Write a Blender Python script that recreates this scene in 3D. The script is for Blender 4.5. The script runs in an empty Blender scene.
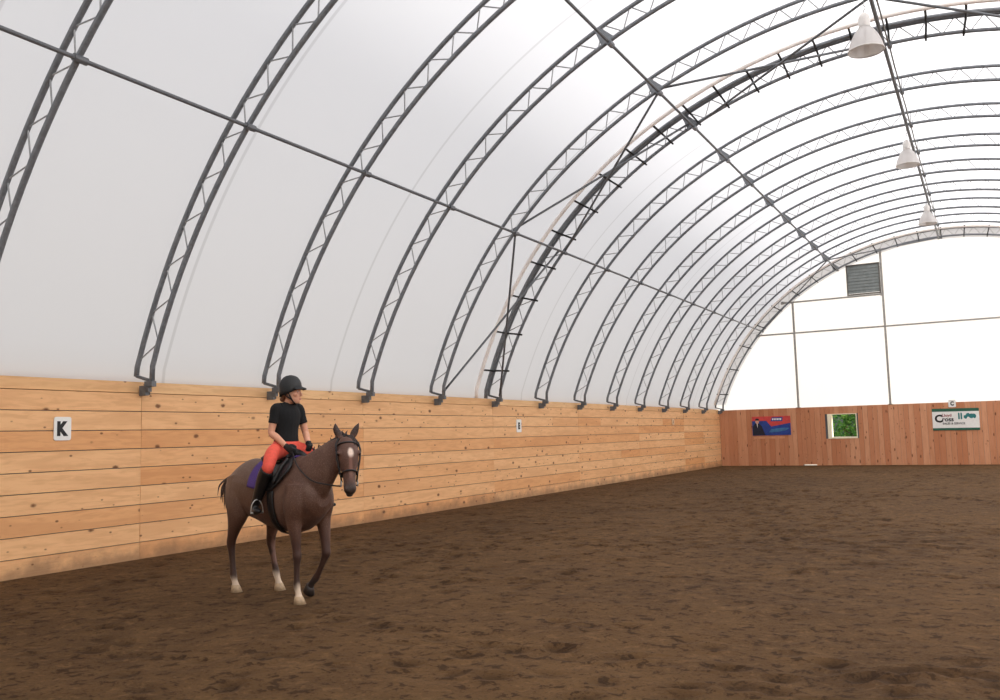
import bpy, bmesh, math, random
import numpy as np
from mathutils import Vector, Matrix, noise

random.seed(7)
rng = np.random.default_rng(11)
COL = bpy.context.scene.collection
V = Vector
PI = math.pi

# ------------------------------------------------------------------ dimensions
W = 18.65                 # clear width between the kick walls
CXW = W / 2
YE = 38.81              # face of the far wall
YN = -8.0                # near end of the building, behind the camera
Y1, SP = 5.8076, 2.52031   # first arch and arch spacing
WALL_H = 2.33
def ya(i): return Y1 + SP * i

# ------------------------------------------------------------------ helpers
def tag(o, label=None, cat=None, group=None, kind=None):
    if label: o['label'] = label
    if cat: o['category'] = cat
    if group: o['group'] = group
    if kind: o['kind'] = kind
    return o

def empty(name, loc=(0, 0, 0), rz=0.0):
    o = bpy.data.objects.new(name, None)
    COL.objects.link(o)
    o.location = loc
    o.rotation_euler = (0, 0, rz)
    o.empty_display_size = 0.1
    return o

def link(name, me, mat, parent=None, smooth=False):
    o = bpy.data.objects.new(name, me)
    COL.objects.link(o)
    if mat is not None:
        me.materials.clear(); me.materials.append(mat)
    if smooth:
        me.polygons.foreach_set('use_smooth', [True] * len(me.polygons))
    if parent is not None:
        o.parent = parent
    return o

def obj(name, bm, mat, parent=None, smooth=False):
    me = bpy.data.meshes.new(name)
    bmesh.ops.recalc_face_normals(bm, faces=bm.faces)
    bm.to_mesh(me); bm.free()
    return link(name, me, mat, parent, smooth)

def copy_tree(o, parent=None):
    c = o.copy(); COL.objects.link(c); c.parent = parent
    for ch in list(o.children):
        copy_tree(ch, c)
    return c

def box(bm, x0, x1, y0, y1, z0, z1, bevel=0.0):
    vs = [bm.verts.new(p) for p in ((x0,y0,z0),(x1,y0,z0),(x1,y1,z0),(x0,y1,z0),(x0,y0,z1),(x1,y0,z1),(x1,y1,z1),(x0,y1,z1))]
    fs = [bm.faces.new([vs[i] for i in q]) for q in ((3,2,1,0),(4,5,6,7),(0,1,5,4),(1,2,6,5),(2,3,7,6),(3,0,4,7))]
    if bevel > 0:
        es = list({e for f in fs for e in f.edges})
        bmesh.ops.bevel(bm, geom=es, offset=bevel, segments=2, affect='EDGES', profile=0.5)
    return fs

def frames(pts, up=None):
    n = len(pts)
    T = []
    for i in range(n):
        a = pts[max(i - 1, 0)]; b = pts[min(i + 1, n - 1)]
        t = (b - a)
        T.append(t.normalized() if t.length > 1e-9 else V((0, 0, 1)))
    out = []
    if up is not None:
        for t in T:
            s = t.cross(up)
            if s.length < 1e-6: s = t.cross(V((1, 0, 0)))
            s.normalize()
            out.append((s, s.cross(t).normalized()))
        return out
    s = T[0].orthogonal().normalized()
    for t in T:
        s = (s - t * s.dot(t)).normalized()
        out.append((s, t.cross(s)))
    return out

def tube(bm, pts, r, n=8, cap=True):
    pts = [V(p) for p in pts]
    fr = frames(pts)
    rs = r if isinstance(r, (list, tuple)) else [r] * len(pts)
    rings = []
    for p, (s, u), q in zip(pts, fr, rs):
        rings.append([bm.verts.new(p + s * (q * math.cos(2 * PI * k / n)) + u * (q * math.sin(2 * PI * k / n))) for k in range(n)])
    for a, b in zip(rings, rings[1:]):
        for k in range(n):
            bm.faces.new((a[k], a[(k + 1) % n], b[(k + 1) % n], b[k]))
    if cap:
        bm.faces.new(rings[0][::-1]); bm.faces.new(rings[-1])

def catmull(vals, k=5):
    """vals: list of tuples of floats -> smooth resampled list"""
    A = [np.array(v, float) for v in vals]
    if len(A) < 3: 
        return [tuple(A[0] + (A[-1] - A[0]) * i / k) for i in range(k + 1)]
    out = []
    for i in range(len(A) - 1):
        p0 = A[i - 1] if i > 0 else 2 * A[0] - A[1]
        p1, p2 = A[i], A[i + 1]
        p3 = A[i + 2] if i + 2 < len(A) else 2 * A[-1] - A[-2]
        for j in range(k):
            t = j / k
            out.append(tuple(0.5 * ((2 * p1) + (-p0 + p2) * t + (2 * p0 - 5 * p1 + 4 * p2 - p3) * t * t + (-p0 + 3 * p1 - 3 * p2 + p3) * t ** 3)))
    out.append(tuple(A[-1]))
    return out

def limb(bm, secs, n=16, k=5, side=V((0, 1, 0)), round_ends=True):
    """secs: (x,y,z, half width along side, half depth across); smooth closed loft"""
    S = catmull(secs, k)
    pts = [V(s[:3]) for s in S]
    m = len(pts)
    rings = []
    for i in range(m):
        t = (pts[min(i + 1, m - 1)] - pts[max(i - 1, 0)]).normalized()
        sd = (side - t * side.dot(t))
        sd = sd.normalized() if sd.length > 1e-5 else t.orthogonal().normalized()
        u = t.cross(sd).normalized()
        a, b = max(S[i][3], .002), max(S[i][4], .002)
        rings.append([bm.verts.new(pts[i] + sd * (a * math.cos(2 * PI * q / n)) + u * (b * math.sin(2 * PI * q / n))) for q in range(n)])
    for a, b in zip(rings, rings[1:]):
        for q in range(n):
            bm.faces.new((a[q], a[(q + 1) % n], b[(q + 1) % n], b[q]))
    for ring, e in ((rings[0], -1), (rings[-1], 1)):
        i = 0 if e < 0 else m - 1
        t = (pts[1] - pts[0]).normalized() if e < 0 else (pts[-1] - pts[-2]).normalized()
        rr = min(S[i][3], S[i][4])
        tip = bm.verts.new(pts[i] + t * (e * rr * (0.45 if round_ends else 0)))
        for q in range(n):
            if e < 0: bm.faces.new((ring[(q + 1) % n], ring[q], tip))
            else: bm.faces.new((ring[q], ring[(q + 1) % n], tip))

def ball(bm, c, r, seg=14):
    if not isinstance(r, (tuple, list)): r = (r, r, r)
    M = Matrix.Translation(V(c)) @ Matrix.Diagonal((r[0], r[1], r[2], 1))
    bmesh.ops.create_uvsphere(bm, u_segments=seg, v_segments=max(6, seg // 2 + 2), radius=1, matrix=M)

def remesh(bm, voxel, smooth=2):
    """union of overlapping closed shapes into one continuous skin"""
    bmesh.ops.recalc_face_normals(bm, faces=bm.faces)
    me = bpy.data.meshes.new('tmp'); bm.to_mesh(me); bm.free()
    o = bpy.data.objects.new('tmp', me); COL.objects.link(o)
    md = o.modifiers.new('r', 'REMESH'); md.mode = 'VOXEL'; md.voxel_size = voxel; md.adaptivity = 0.0
    if smooth:
        sm = o.modifiers.new('s', 'SMOOTH'); sm.factor = 0.5; sm.iterations = smooth
    dg = bpy.context.evaluated_depsgraph_get()
    res = bpy.data.meshes.new_from_object(o.evaluated_get(dg))
    bpy.data.objects.remove(o); bpy.data.meshes.remove(me)
    return res

def text_mesh(s, size, bold=0.0, depth=0.002, align='CENTER'):
    cu = bpy.data.curves.new('t', 'FONT'); cu.body = s; cu.size = size; cu.offset = bold; cu.extrude = depth
    cu.align_x = align; cu.align_y = 'CENTER'; cu.resolution_u = 3
    o = bpy.data.objects.new('t', cu); COL.objects.link(o)
    dg = bpy.context.evaluated_depsgraph_get()
    me = bpy.data.meshes.new_from_object(o.evaluated_get(dg))
    bpy.data.objects.remove(o); bpy.data.curves.remove(cu)
    return me

# ------------------------------------------------------------------ materials
def srgb(r, g, b):
    f = lambda c: (c / 255 / 12.92) if c / 255 <= .04045 else ((c / 255 + .055) / 1.055) ** 2.4
    return (f(r), f(g), f(b), 1)

class NT:
    def __init__(s, name):
        s.m = bpy.data.materials.new(name); s.m.use_nodes = True
        s.t = s.m.node_tree; s.t.nodes.clear()
        s.out = s.n('ShaderNodeOutputMaterial')
    def n(s, typ, **kw):
        nd = s.t.nodes.new(typ)
        for k, v in kw.items(): setattr(nd, k, v)
        return nd
    def l(s, a, b): s.t.links.new(a, b)
    def val(s, sock, v):
        if hasattr(v, 'is_output') or hasattr(v, 'links'): s.l(v, sock)
        else: sock.default_value = v
    def math(s, op, a, b=0.0, c=None, clamp=False):
        nd = s.n('ShaderNodeMath', operation=op); nd.use_clamp = clamp
        s.val(nd.inputs[0], a); s.val(nd.inputs[1], b)
        if c is not None: s.val(nd.inputs[2], c)
        return nd.outputs[0]
    def mix(s, f, a, b, blend='MIX'):
        nd = s.n('ShaderNodeMix', data_type='RGBA', blend_type=blend)
        s.val(nd.inputs[0], f); s.val(nd.inputs[6], a); s.val(nd.inputs[7], b)
        return nd.outputs[2]
    def ramp(s, f, stops):
        nd = s.n('ShaderNodeValToRGB'); s.val(nd.inputs[0], f)
        e = nd.color_ramp.elements
        while len(e) < len(stops): e.new(0.5)
        for i, (p, c) in enumerate(stops): e[i].position = p; e[i].color = c
        return nd.outputs[0]
    def range(s, v, a, b, c=0.0, d=1.0):
        nd = s.n('ShaderNodeMapRange'); nd.interpolation_type = 'SMOOTHSTEP'
        s.val(nd.inputs[0], v)
        for i, q in enumerate((a, b, c, d)): nd.inputs[i + 1].default_value = q
        return nd.outputs[0]
    def coord(s, scale=(1, 1, 1), which='Object'):
        tc = s.n('ShaderNodeTexCoord'); mp = s.n('ShaderNodeMapping')
        s.l(tc.outputs[which], mp.inputs[0]); mp.inputs['Scale'].default_value = scale
        return mp.outputs[0]
    def noise(s, co, scale, detail=4, rough=.55, dist=0.0):
        nd = s.n('ShaderNodeTexNoise'); s.l(co, nd.inputs['Vector'])
        nd.inputs['Scale'].default_value = scale; nd.inputs['Detail'].default_value = detail
        nd.inputs['Roughness'].default_value = rough; nd.inputs['Distortion'].default_value = dist
        return nd.outputs[0]
    def bsdf(s, col, rough=.6, metal=0.0, bump=None, bstr=.3, bdist=.01, **kw):
        p = s.n('ShaderNodeBsdfPrincipled')
        s.val(p.inputs['Base Color'], col); s.val(p.inputs['Roughness'], rough); s.val(p.inputs['Metallic'], metal)
        for k, v in kw.items(): s.val(p.inputs[k.replace('_', ' ')], v)
        if bump is not None:
            b = s.n('ShaderNodeBump'); b.inputs['Strength'].default_value = bstr; b.inputs['Distance'].default_value = bdist
            s.l(bump, b.inputs['Height']); s.l(b.outputs[0], p.inputs['Normal'])
        s.l(p.outputs[0], s.out.inputs[0])
        return p

def plain(name, col, rough=.6, metal=0.0, var=.12, scale=30, bstr=.15, **kw):
    t = NT(name)
    co = t.coord()
    nz = t.noise(co, scale, 3)
    dark = tuple(c * (1 - var) for c in col[:3]) + (1,); lite = tuple(min(1, c * (1 + var)) for c in col[:3]) + (1,)
    c = t.mix(t.range(nz, .3, .7), dark, lite)
    t.bsdf(c, rough, metal, nz, bstr, .002, **kw)
    return t.m

def wood(name, c_light, c_dark, grain='y', dirt=True, knot_col=srgb(96, 52, 24), splash=False):
    t = NT(name)
    along = {'y': (1, .12, 1), 'z': (1, 1, .12)}[grain]
    at = t.n('ShaderNodeAttribute'); at.attribute_name = 'tone'
    tone = at.outputs['Fac']
    tc = t.n('ShaderNodeTexCoord')
    # shift every board's figure by its own tone
    off = t.n('ShaderNodeVectorMath', operation='SCALE'); off.inputs[0].default_value = (3.1, 17.3, 11.7)
    t.l(tone, off.inputs['Scale'])
    add = t.n('ShaderNodeVectorMath', operation='ADD'); t.l(tc.outputs['Object'], add.inputs[0]); t.l(off.outputs[0], add.inputs[1])
    mp = t.n('ShaderNodeMapping'); t.l(add.outputs[0], mp.inputs[0]); mp.inputs['Scale'].default_value = along
    g1 = t.noise(mp.outputs[0], 22, 5, .6, .6)
    g2 = t.noise(mp.outputs[0], 3.0, 2, .5, 1.2)
    base = t.mix(t.range(tone, 0, 1), c_light, c_dark)
    red = t.mix(.30, base, srgb(168, 100, 52))
    c = t.mix(t.math('MULTIPLY', t.range(g1, .40, .66), .75), base, red)
    c = t.mix(t.math('MULTIPLY', t.range(g2, .48, .68), .7), c, red)
    # knots
    ks = {'y': (3, 2.5, 4.0), 'z': (4.6, 4.6, 1.9)}[grain]
    km = t.n('ShaderNodeMapping'); t.l(add.outputs[0], km.inputs[0]); km.inputs['Scale'].default_value = ks
    vo = t.n('ShaderNodeTexVoronoi'); t.l(km.outputs[0], vo.inputs['Vector']); vo.inputs['Scale'].default_value = 1.0
    wob = t.noise(add.outputs[0], 30, 2)
    d = t.math('ADD', vo.outputs['Distance'], t.math('MULTIPLY', wob, .06))
    k1 = t.range(d, .10, .19, 1, 0)
    k2 = t.range(d, .10, .30, .35, 0)
    c = t.mix(k2, c, red)
    c = t.mix(t.math('MULTIPLY', k1, .85), c, knot_col)
    if splash:
        sep = t.n('ShaderNodeSeparateXYZ'); t.l(tc.outputs['Object'], sep.inputs[0])
        dn = t.noise(tc.outputs['Object'], 2.3, 5, .65)
        hgt = t.math('SUBTRACT', sep.outputs[2], t.math('MULTIPLY', dn, .55))
        msk = t.math('MULTIPLY', t.range(hgt, -.30, .0, 1, 0), .6)
        c = t.mix(msk, c, srgb(92, 74, 58))
    km2 = t.n('ShaderNodeMapping'); t.l(add.outputs[0], km2.inputs[0]); km2.inputs['Scale'].default_value = tuple(q * 1.7 for q in ks); km2.inputs['Location'].default_value = (5.3, 2.7, 1.9)
    vo2 = t.n('ShaderNodeTexVoronoi'); t.l(km2.outputs[0], vo2.inputs['Vector']); vo2.inputs['Scale'].default_value = 1.0
    c = t.mix(t.range(vo2.outputs['Distance'], .06, .13, .8, 0), c, knot_col)
    t.bsdf(c, .72, 0, g1, .12, .004)
    return t.m

M = {}
M['wall_wood'] = wood('pine_boards', srgb(238, 188, 136), srgb(224, 162, 106), 'y', splash=True)
M['cap_wood'] = wood('pine_cap', srgb(238, 200, 150), srgb(226, 178, 126), 'y')
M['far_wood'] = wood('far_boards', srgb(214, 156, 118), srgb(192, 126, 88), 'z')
M['steel'] = plain('galvanised_steel', srgb(118, 122, 127), .45, .15, .14, 14, .1)
M['steel_dark'] = plain('dark_steel', srgb(100, 103, 107), .5, .15, .12, 20, .1)
M['rod'] = plain('lattice_steel', srgb(160, 162, 164), .5, .15, .12, 20, .1)
M['tan_pipe'] = plain('fabric_edge_sleeve', srgb(244, 236, 230), .8, 0, .04, 9)
M['clamp'] = plain('black_clamp_iron', srgb(38, 38, 38), .55, .3, .2, 40)
M['post'] = plain('post_steel', srgb(160, 157, 152), .5, .1, .1, 12)
M['lead'] = plain('conduit', srgb(120, 120, 118), .5, .3, .1, 12)

def fabric(name, col, trans, fac, seams=None, dk=.25):
    t = NT(name)
    tc = t.n('ShaderNodeTexCoord')
    nz = t.noise(tc.outputs['Object'], .35, 3, .5)
    c = t.mix(t.range(nz, .3, .7), tuple(q * .965 for q in col[:3]) + (1,), col)
    tr = trans
    if seams:
        sep = t.n('ShaderNodeSeparateXYZ'); t.l(tc.outputs['Object'], sep.inputs[0])
        y = t.math('ADD', sep.outputs[1], -seams[0])
        fr = t.math('PINGPONG', y, seams[1] / 2)
        m = t.range(fr, .018, .034, 1, 0)
        tr = t.mix(t.math('MULTIPLY', m, .22), trans, srgb(120, 118, 120))
        c = t.mix(t.math('MULTIPLY', m, .15), c, srgb(150, 148, 150))
    fine = t.noise(tc.outputs['Object'], 1.3, 2, .5)
    b = t.n('ShaderNodeBump'); b.inputs['Strength'].default_value = .12; b.inputs['Distance'].default_value = .05
    t.l(fine, b.inputs['Height'])
    d = t.n('ShaderNodeBsdfDiffuse'); t.val(d.inputs[0], t.mix(1.0, c, (dk, dk, dk, 1), 'MULTIPLY')); t.l(b.outputs[0], d.inputs['Normal'])
    q = t.n('ShaderNodeBsdfTranslucent'); t.val(q.inputs[0], tr)
    mx = t.n('ShaderNodeMixShader'); mx.inputs[0].default_value = fac
    t.l(d.outputs[0], mx.inputs[1]); t.l(q.outputs[0], mx.inputs[2]); t.l(mx.outputs[0], t.out.inputs[0])
    return t.m
M['roof'] = fabric('roof_membrane', srgb(240, 242, 246), srgb(242, 243, 249), .58, (8.86, 3.8))
M['gable'] = fabric('gable_membrane', srgb(250, 249, 248), srgb(252, 250, 250), .62)

# dirt floor
t = NT('arena_footing')
tc = t.n('ShaderNodeTexCoord')
big = t.noise(tc.outputs['Object'], .28, 4, .6)
mid = t.noise(tc.outputs['Object'], 2.2, 5, .65)
fin = t.noise(tc.outputs['Object'], 26, 6, .75)
at = t.n('ShaderNodeAttribute'); at.attribute_name = 'hoofprint_tone'
c = t.mix(t.range(big, .35, .65), srgb(84, 61, 38), srgb(98, 72, 45))
c = t.mix(t.math('MULTIPLY', t.range(mid, .42, .68), .55), c, srgb(112, 84, 54))
c = t.mix(t.math('MULTIPLY', t.range(fin, .53, .62), .55), c, srgb(52, 35, 20))
clod = t.noise(tc.outputs['Object'], 7.5, 5, .7, .4)
c = t.mix(t.math('MULTIPLY', t.range(clod, .545, .60), .72), c, srgb(48, 31, 17))
c = t.mix(t.math('MULTIPLY', t.range(clod, .44, .36), .35), c, srgb(132, 100, 68))
c = t.mix(t.math('MULTIPLY', at.outputs['Fac'], .9), c, srgb(40, 25, 14))  # hoof prints coloured darker toward their centres
h = t.math('ADD', t.math('MULTIPLY', fin, .6), t.math('MULTIPLY', clod, .8))
t.bsdf(c, .95, 0, h, .9, .05, Specular_IOR_Level=.15)
M['dirt'] = t.m

M['gravel'] = plain('outside_gravel', srgb(206, 198, 184), .9, 0, .15, 6)
M['white_panel'] = plain('white_panel', srgb(236, 236, 232), .5, 0, .03, 12, .02)
M['aged_panel'] = plain('aged_panel', srgb(214, 184, 150), .7, 0, .06, 12, .05)
M['ink'] = plain('black_ink', srgb(24, 24, 26), .6, 0, .1, 30, .02)
M['ink_fade'] = plain('faded_ink', srgb(150, 112, 82), .7, 0, .1, 30, .02)
M['teal'] = plain('teal_paint', srgb(34, 118, 118), .6, 0, .08, 20, .02)
M['green_paint'] = plain('green_paint', srgb(30, 92, 70), .6, 0, .1, 20, .02)
M['red_ink'] = plain('red_ink', srgb(150, 62, 62), .6, 0, .08, 20, .02)
M['poster_red'] = plain('poster_red', srgb(206, 70, 66), .6, 0, .1, 6, .02)
M['poster_blue'] = plain('poster_blue', srgb(30, 62, 142), .6, 0, .2, 6, .02)
M['poster_mid'] = plain('poster_light_blue', srgb(56, 112, 158), .6, 0, .2, 6, .02)
M['poster_navy'] = plain('poster_navy', srgb(26, 28, 48), .6, 0, .2, 6, .02)
M['poster_orange'] = plain('poster_orange', srgb(196, 104, 62), .6, 0, .1, 6, .02)
M['poster_skin'] = plain('poster_skin', srgb(206, 158, 132), .6, 0, .1, 20, .02)
M['jamb'] = plain('cream_frame', srgb(244, 236, 208), .55, 0, .04, 10, .03)
M['louver'] = plain('louver_grey', srgb(126, 132, 130), .55, .1, .1, 8, .05)
M['louver_frame'] = plain('louver_frame', srgb(104, 100, 94), .5, .3, .08, 10)
M['housing'] = plain('lamp_housing', srgb(216, 212, 208), .45, .1, .05, 15)

t = NT('prismatic_acrylic')   # ribbed translucent lamp bell
co = t.coord()
wv = t.noise(co, 24, 2)
d = t.n('ShaderNodeBsdfDiffuse'); d.inputs[0].default_value = srgb(224, 220, 218)
q = t.n('ShaderNodeBsdfTranslucent'); q.inputs[0].default_value = srgb(226, 222, 218)
g = t.n('ShaderNodeBsdfGlossy'); g.inputs[0].default_value = (1, 1, 1, 1); g.inputs['Roughness'].default_value = .18
b = t.n('ShaderNodeBump'); b.inputs['Strength'].default_value = .3; b.inputs['Distance'].default_value = .01; t.l(wv, b.inputs['Height'])
for nd in (d, q, g): t.l(b.outputs[0], nd.inputs['Normal'])
m1 = t.n('ShaderNodeMixShader'); m1.inputs[0].default_value = .5; t.l(d.outputs[0], m1.inputs[1]); t.l(q.outputs[0], m1.inputs[2])
m2 = t.n('ShaderNodeMixShader'); m2.inputs[0].default_value = .12; t.l(m1.outputs[0], m2.inputs[1]); t.l(g.outputs[0], m2.inputs[2])
t.l(m2.outputs[0], t.out.inputs[0])
M['acrylic'] = t.m

# horse hide: colour patches painted per vertex, roan flecking from noise
t = NT('roan_hide')
at = t.n('ShaderNodeAttribute'); at.attribute_name = 'Col'
co = t.coord()
fl = t.noise(co, 95, 3, .7)
fl2 = t.noise(co, 11, 4, .6)
sep = t.n('ShaderNodeAttribute'); sep.attribute_name = 'roan'
c = t.mix(t.math('MULTIPLY', t.range(fl, .48, .66), t.math('MULTIPLY', sep.outputs['Fac'], .34)), at.outputs['Color'], srgb(146, 118, 100))
c = t.mix(t.math('MULTIPLY', t.range(fl2, .45, .7), .35), c, t.mix(.5, at.outputs['Color'], srgb(58, 34, 26)))
t.bsdf(c, .62, 0, fl, .12, .003, Sheen_Weight=.04)
M['hide'] = t.m
M['hair_dark'] = plain('horse_hair', srgb(44, 30, 25), .6, 0, .3, 60, .3)
M['tail_hair'] = plain('tail_hair', srgb(66, 46, 36), .6, 0, .3, 60, .3)
M['hoof_pale'] = plain('pale_hoof', srgb(176, 152, 122), .6, 0, .15, 40)
M['hoof_dark'] = plain('dark_hoof', srgb(46, 38, 34), .6, 0, .15, 40)
M['eye'] = plain('eye', srgb(14, 10, 9), .12, 0, .1, 10, 0)
M['leather'] = plain('black_leather', srgb(17, 15, 16), .5, 0, .2, 60, .2)
M['pad'] = plain('purple_cloth', srgb(74, 48, 116), .85, 0, .15, 60, .3)
M['metal'] = plain('stirrup_steel', srgb(180, 180, 178), .3, .8, .05, 20, .02)
M['skin'] = plain('skin', srgb(208, 152, 124), .55, 0, .06, 18, .05, Subsurface_Weight=.05)
M['shirt'] = plain('black_tee', srgb(11, 12, 15), .9, 0, .2, 40, .4)
M['breeches'] = plain('coral_breeches', srgb(228, 88, 70), .75, 0, .08, 30, .3)
M['boot'] = plain('black_boot', srgb(12, 11, 12), .45, 0, .2, 30, .2)
M['glove'] = plain('black_glove', srgb(19, 20, 21), .7, 0, .2, 60, .3)
M['helmet'] = plain('helmet_shell', srgb(24, 25, 27), .55, 0, .15, 40, .15)
M['hair'] = plain('brown_hair', srgb(112, 66, 40), .55, 0, .3, 90, .4)
M['lips'] = plain('lips', srgb(192, 122, 104), .5, 0, .05, 10)
M['eyewhite'] = plain('eye_white', srgb(226, 216, 208), .3, 0, .03, 10, 0)

t = NT('leaves')
at = t.n('ShaderNodeAttribute'); at.attribute_name = 'tone'
c = t.mix(at.outputs['Fac'], srgb(44, 96, 52), srgb(132, 176, 84))
d = t.n('ShaderNodeBsdfDiffuse'); t.l(c, d.inputs[0])
q = t.n('ShaderNodeBsdfTranslucent'); t.l(c, q.inputs[0])
mx = t.n('ShaderNodeMixShader'); mx.inputs[0].default_value = .4
t.l(d.outputs[0], mx.inputs[1]); t.l(q.outputs[0], mx.inputs[2]); t.l(mx.outputs[0], t.out.inputs[0])
M['leaf'] = t.m
M['bark'] = plain('bark', srgb(88, 68, 50), .9, 0, .3, 12, .5)

# ------------------------------------------------------------------ arch profile
PO = [6.66643661, 1.12252285, 0.07482488, -0.02603854, -0.01645926, 0.00564887]     # outer chord radius, even powers of the angle
PIN = [6.36541560, 1.04066495, 0.21741512, -0.17931756, 0.06111312, -0.00818098]    # inner chord
def prof(co, ph, dr=0.0):
    r = sum(c * ph ** (2 * k) for k, c in enumerate(co)) + dr
    return CXW + r * math.sin(ph), 2.7 + r * math.cos(ph)
def phi_of_x(co, x):
    lo, hi = -PI / 2, 0
    if x > CXW: return -phi_of_x(co, W - x)
    for _ in range(50):
        m = (lo + hi) / 2
        if prof(co, m)[0] < x: lo = m
        else: hi = m
    return lo

# ------------------------------------------------------------------ setting: floor
def vnoise(X, Y, scale, seed):
    r = np.random.default_rng(seed); n = 256
    L = r.random((n, n))
    u, v = X * scale, Y * scale
    i, j = np.floor(u).astype(int), np.floor(v).astype(int)
    a, b = u - i, v - j
    a = a * a * (3 - 2 * a); b = b * b * (3 - 2 * b)
    g = lambda p, q: L[p % n, q % n]
    return (g(i, j) * (1 - a) + g(i + 1, j) * a) * (1 - b) + (g(i, j + 1) * (1 - a) + g(i + 1, j + 1) * a) * b - .5

HORSE = (3.924, 6.948); HEAD = math.radians(-13.7); HSC = .974
def build_floor():
    xs = np.arange(0, W + .001, .062)
    ys = [YN]
    while ys[-1] < YE:
        y = ys[-1]
        ys.append(y + (0.25 if y < 2.8 else 0.045 if y < 11 else 0.05 + (y - 12) * .005))
    ys[-1] = YE; ys = np.array(ys)
    X, Y = np.meshgrid(xs, ys, indexing='xy')
    Z = vnoise(X, Y, .35, 1) * .05 + vnoise(X, Y, 1.7, 2) * .03 + vnoise(X, Y, 5.2, 3) * .016
    D = np.zeros_like(Z)
    hr = np.hypot(X - HORSE[0], Y - HORSE[1])
    flat = np.clip((hr - 1.0) / 1.2, 0, 1)
    edge = np.clip(np.minimum(np.minimum(X, W - X), YE - Y) / .5, 0, 1)
    Z *= flat * edge
    # hoof prints: many curved trails round the arena
    pr = []
    for k in range(150):
        cx, cy = random.uniform(1.5, W - 2), random.uniform(2, YE - 1)
        a = random.choice([PI / 2, -PI / 2, 0, PI, random.uniform(0, 2 * PI)]) + random.uniform(-.3, .3); da = random.uniform(-.08, .08)
        for s in range(random.randint(14, 40)):
            cx += math.cos(a) * .42; cy += math.sin(a) * .42; a += da
            pr.append((cx + random.uniform(-.14, .14), cy + random.uniform(-.14, .14), a))
    for (px, py, a) in pr:
        if not (.3 < px < W - .3 and 2.9 < py < YE - .3): continue
        if math.hypot(px - HORSE[0], py - HORSE[1]) < 1.1: continue
        R = .22
        i0, i1 = np.searchsorted(xs, px - R), np.searchsorted(xs, px + R)
        j0, j1 = np.searchsorted(ys, py - R), np.searchsorted(ys, py + R)
        sx, sy = X[j0:j1, i0:i1] - px, Y[j0:j1, i0:i1] - py
        u = sx * math.cos(a) + sy * math.sin(a); v = -sx * math.sin(a) + sy * math.cos(a)
        q = np.sqrt((u / .10) ** 2 + (v / .075) ** 2)
        dep = random.uniform(.35, .95)
        Z[j0:j1, i0:i1] += dep * (-.032 * np.exp(-q ** 2) + .016 * np.exp(-((q - 1.6) / .5) ** 2))
        D[j0:j1, i0:i1] = np.maximum(D[j0:j1, i0:i1], min(1, dep) * np.exp(-(q / 1.0) ** 2))
    ny, nx = X.shape
    co = np.stack([X, Y, Z], -1).reshape(-1, 3).astype(np.float32)
    idx = np.arange(ny * nx).reshape(ny, nx)
    q = np.stack([idx[:-1, :-1], idx[:-1, 1:], idx[1:, 1:], idx[1:, :-1]], -1).reshape(-1, 4)
    me = bpy.data.meshes.new('floor')
    me.from_pydata(co.tolist(), [], q.tolist())
    a = me.attributes.new('hoofprint_tone', 'FLOAT', 'POINT'); a.data.foreach_set('value', D.ravel().astype(np.float32))
    o = link('floor', me, M['dirt'], None, True); tag(o, kind='structure')
build_floor()

bm = bmesh.new()
box(bm, -60, 80, -60, 140, -.6, -.45)
tag(obj('ground', bm, M['gravel']), kind='structure')

# ------------------------------------------------------------------ setting: kick walls
def boards_mesh(name, mat, boards, parent=None):
    """boards: list of (x0,x1,y0,y1,z0,z1,tone)"""
    bm = bmesh.new()
    lay = bm.faces.layers.float.new('tone')
    for (x0, x1, y0, y1, z0, z1, tn) in boards:
        fs = box(bm, x0, x1, y0, y1, z0, z1)
        for f in fs: f[lay] = tn
    me = bpy.data.meshes.new(name)
    bmesh.ops.recalc_face_normals(bm, faces=bm.faces)
    bm.to_mesh(me); bm.free()
    return link(name, me, mat, parent)

def side_wall(x_in, x_out, name):
    rows = [-.06] + [WALL_H - .262 * k for k in range(8, -1, -1)]
    joints = [YN] + [8.35 + 5.0406 * k for k in range(-3, 6)] + [YE]
    B = []
    for r in range(len(rows) - 1):
        z0, z1 = rows[r], rows[r + 1]
        for a, b in zip(joints, joints[1:]):
            cuts = [a, b]
            if a > 17 and random.random() < .45: cuts = [a, a + (b - a) * random.choice([.5, .5, .33, .66]), b]
            for c, d in zip(cuts, cuts[1:]):
                dx = random.uniform(0, .006)
                s = 1 if x_in > x_out else -1
                tn = random.random() ** 1.5 * .8
                if random.random() < .08: tn = 1.0
                B.append((min(x_in - s * dx, x_in - s * .045), max(x_in - s * dx, x_in - s * .045), c + .003, d - .003, z0 + .0055, z1 - .0055, tn))
    o = boards_mesh(name, M['wall_wood'], B); tag(o, kind='structure')
    s = 1 if x_in > x_out else -1
    bm = bmesh.new()
    xa, xb = x_in - s * .047, x_out
    box(bm, min(xa, xb), max(xa, xb), YN, YE + .2, -.5, WALL_H - .01)
    tag(obj(name + '_backing', bm, M['steel_dark']), kind='structure')
    caps = []
    for a, b in zip(joints, joints[1:]):
        xa, xb = x_in - s * .03, x_in - s * .34
        caps.append((min(xa, xb), max(xa, xb), a + .002, b - .002, WALL_H + .006, 2.49, random.random()))
    o = boards_mesh('trim_1' if s > 0 else 'trim_2', M['cap_wood'], caps); tag(o, kind='structure')
side_wall(0.0, -.36, 'wall_left')
side_wall(W, W + .36, 'wall_right')

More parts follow.
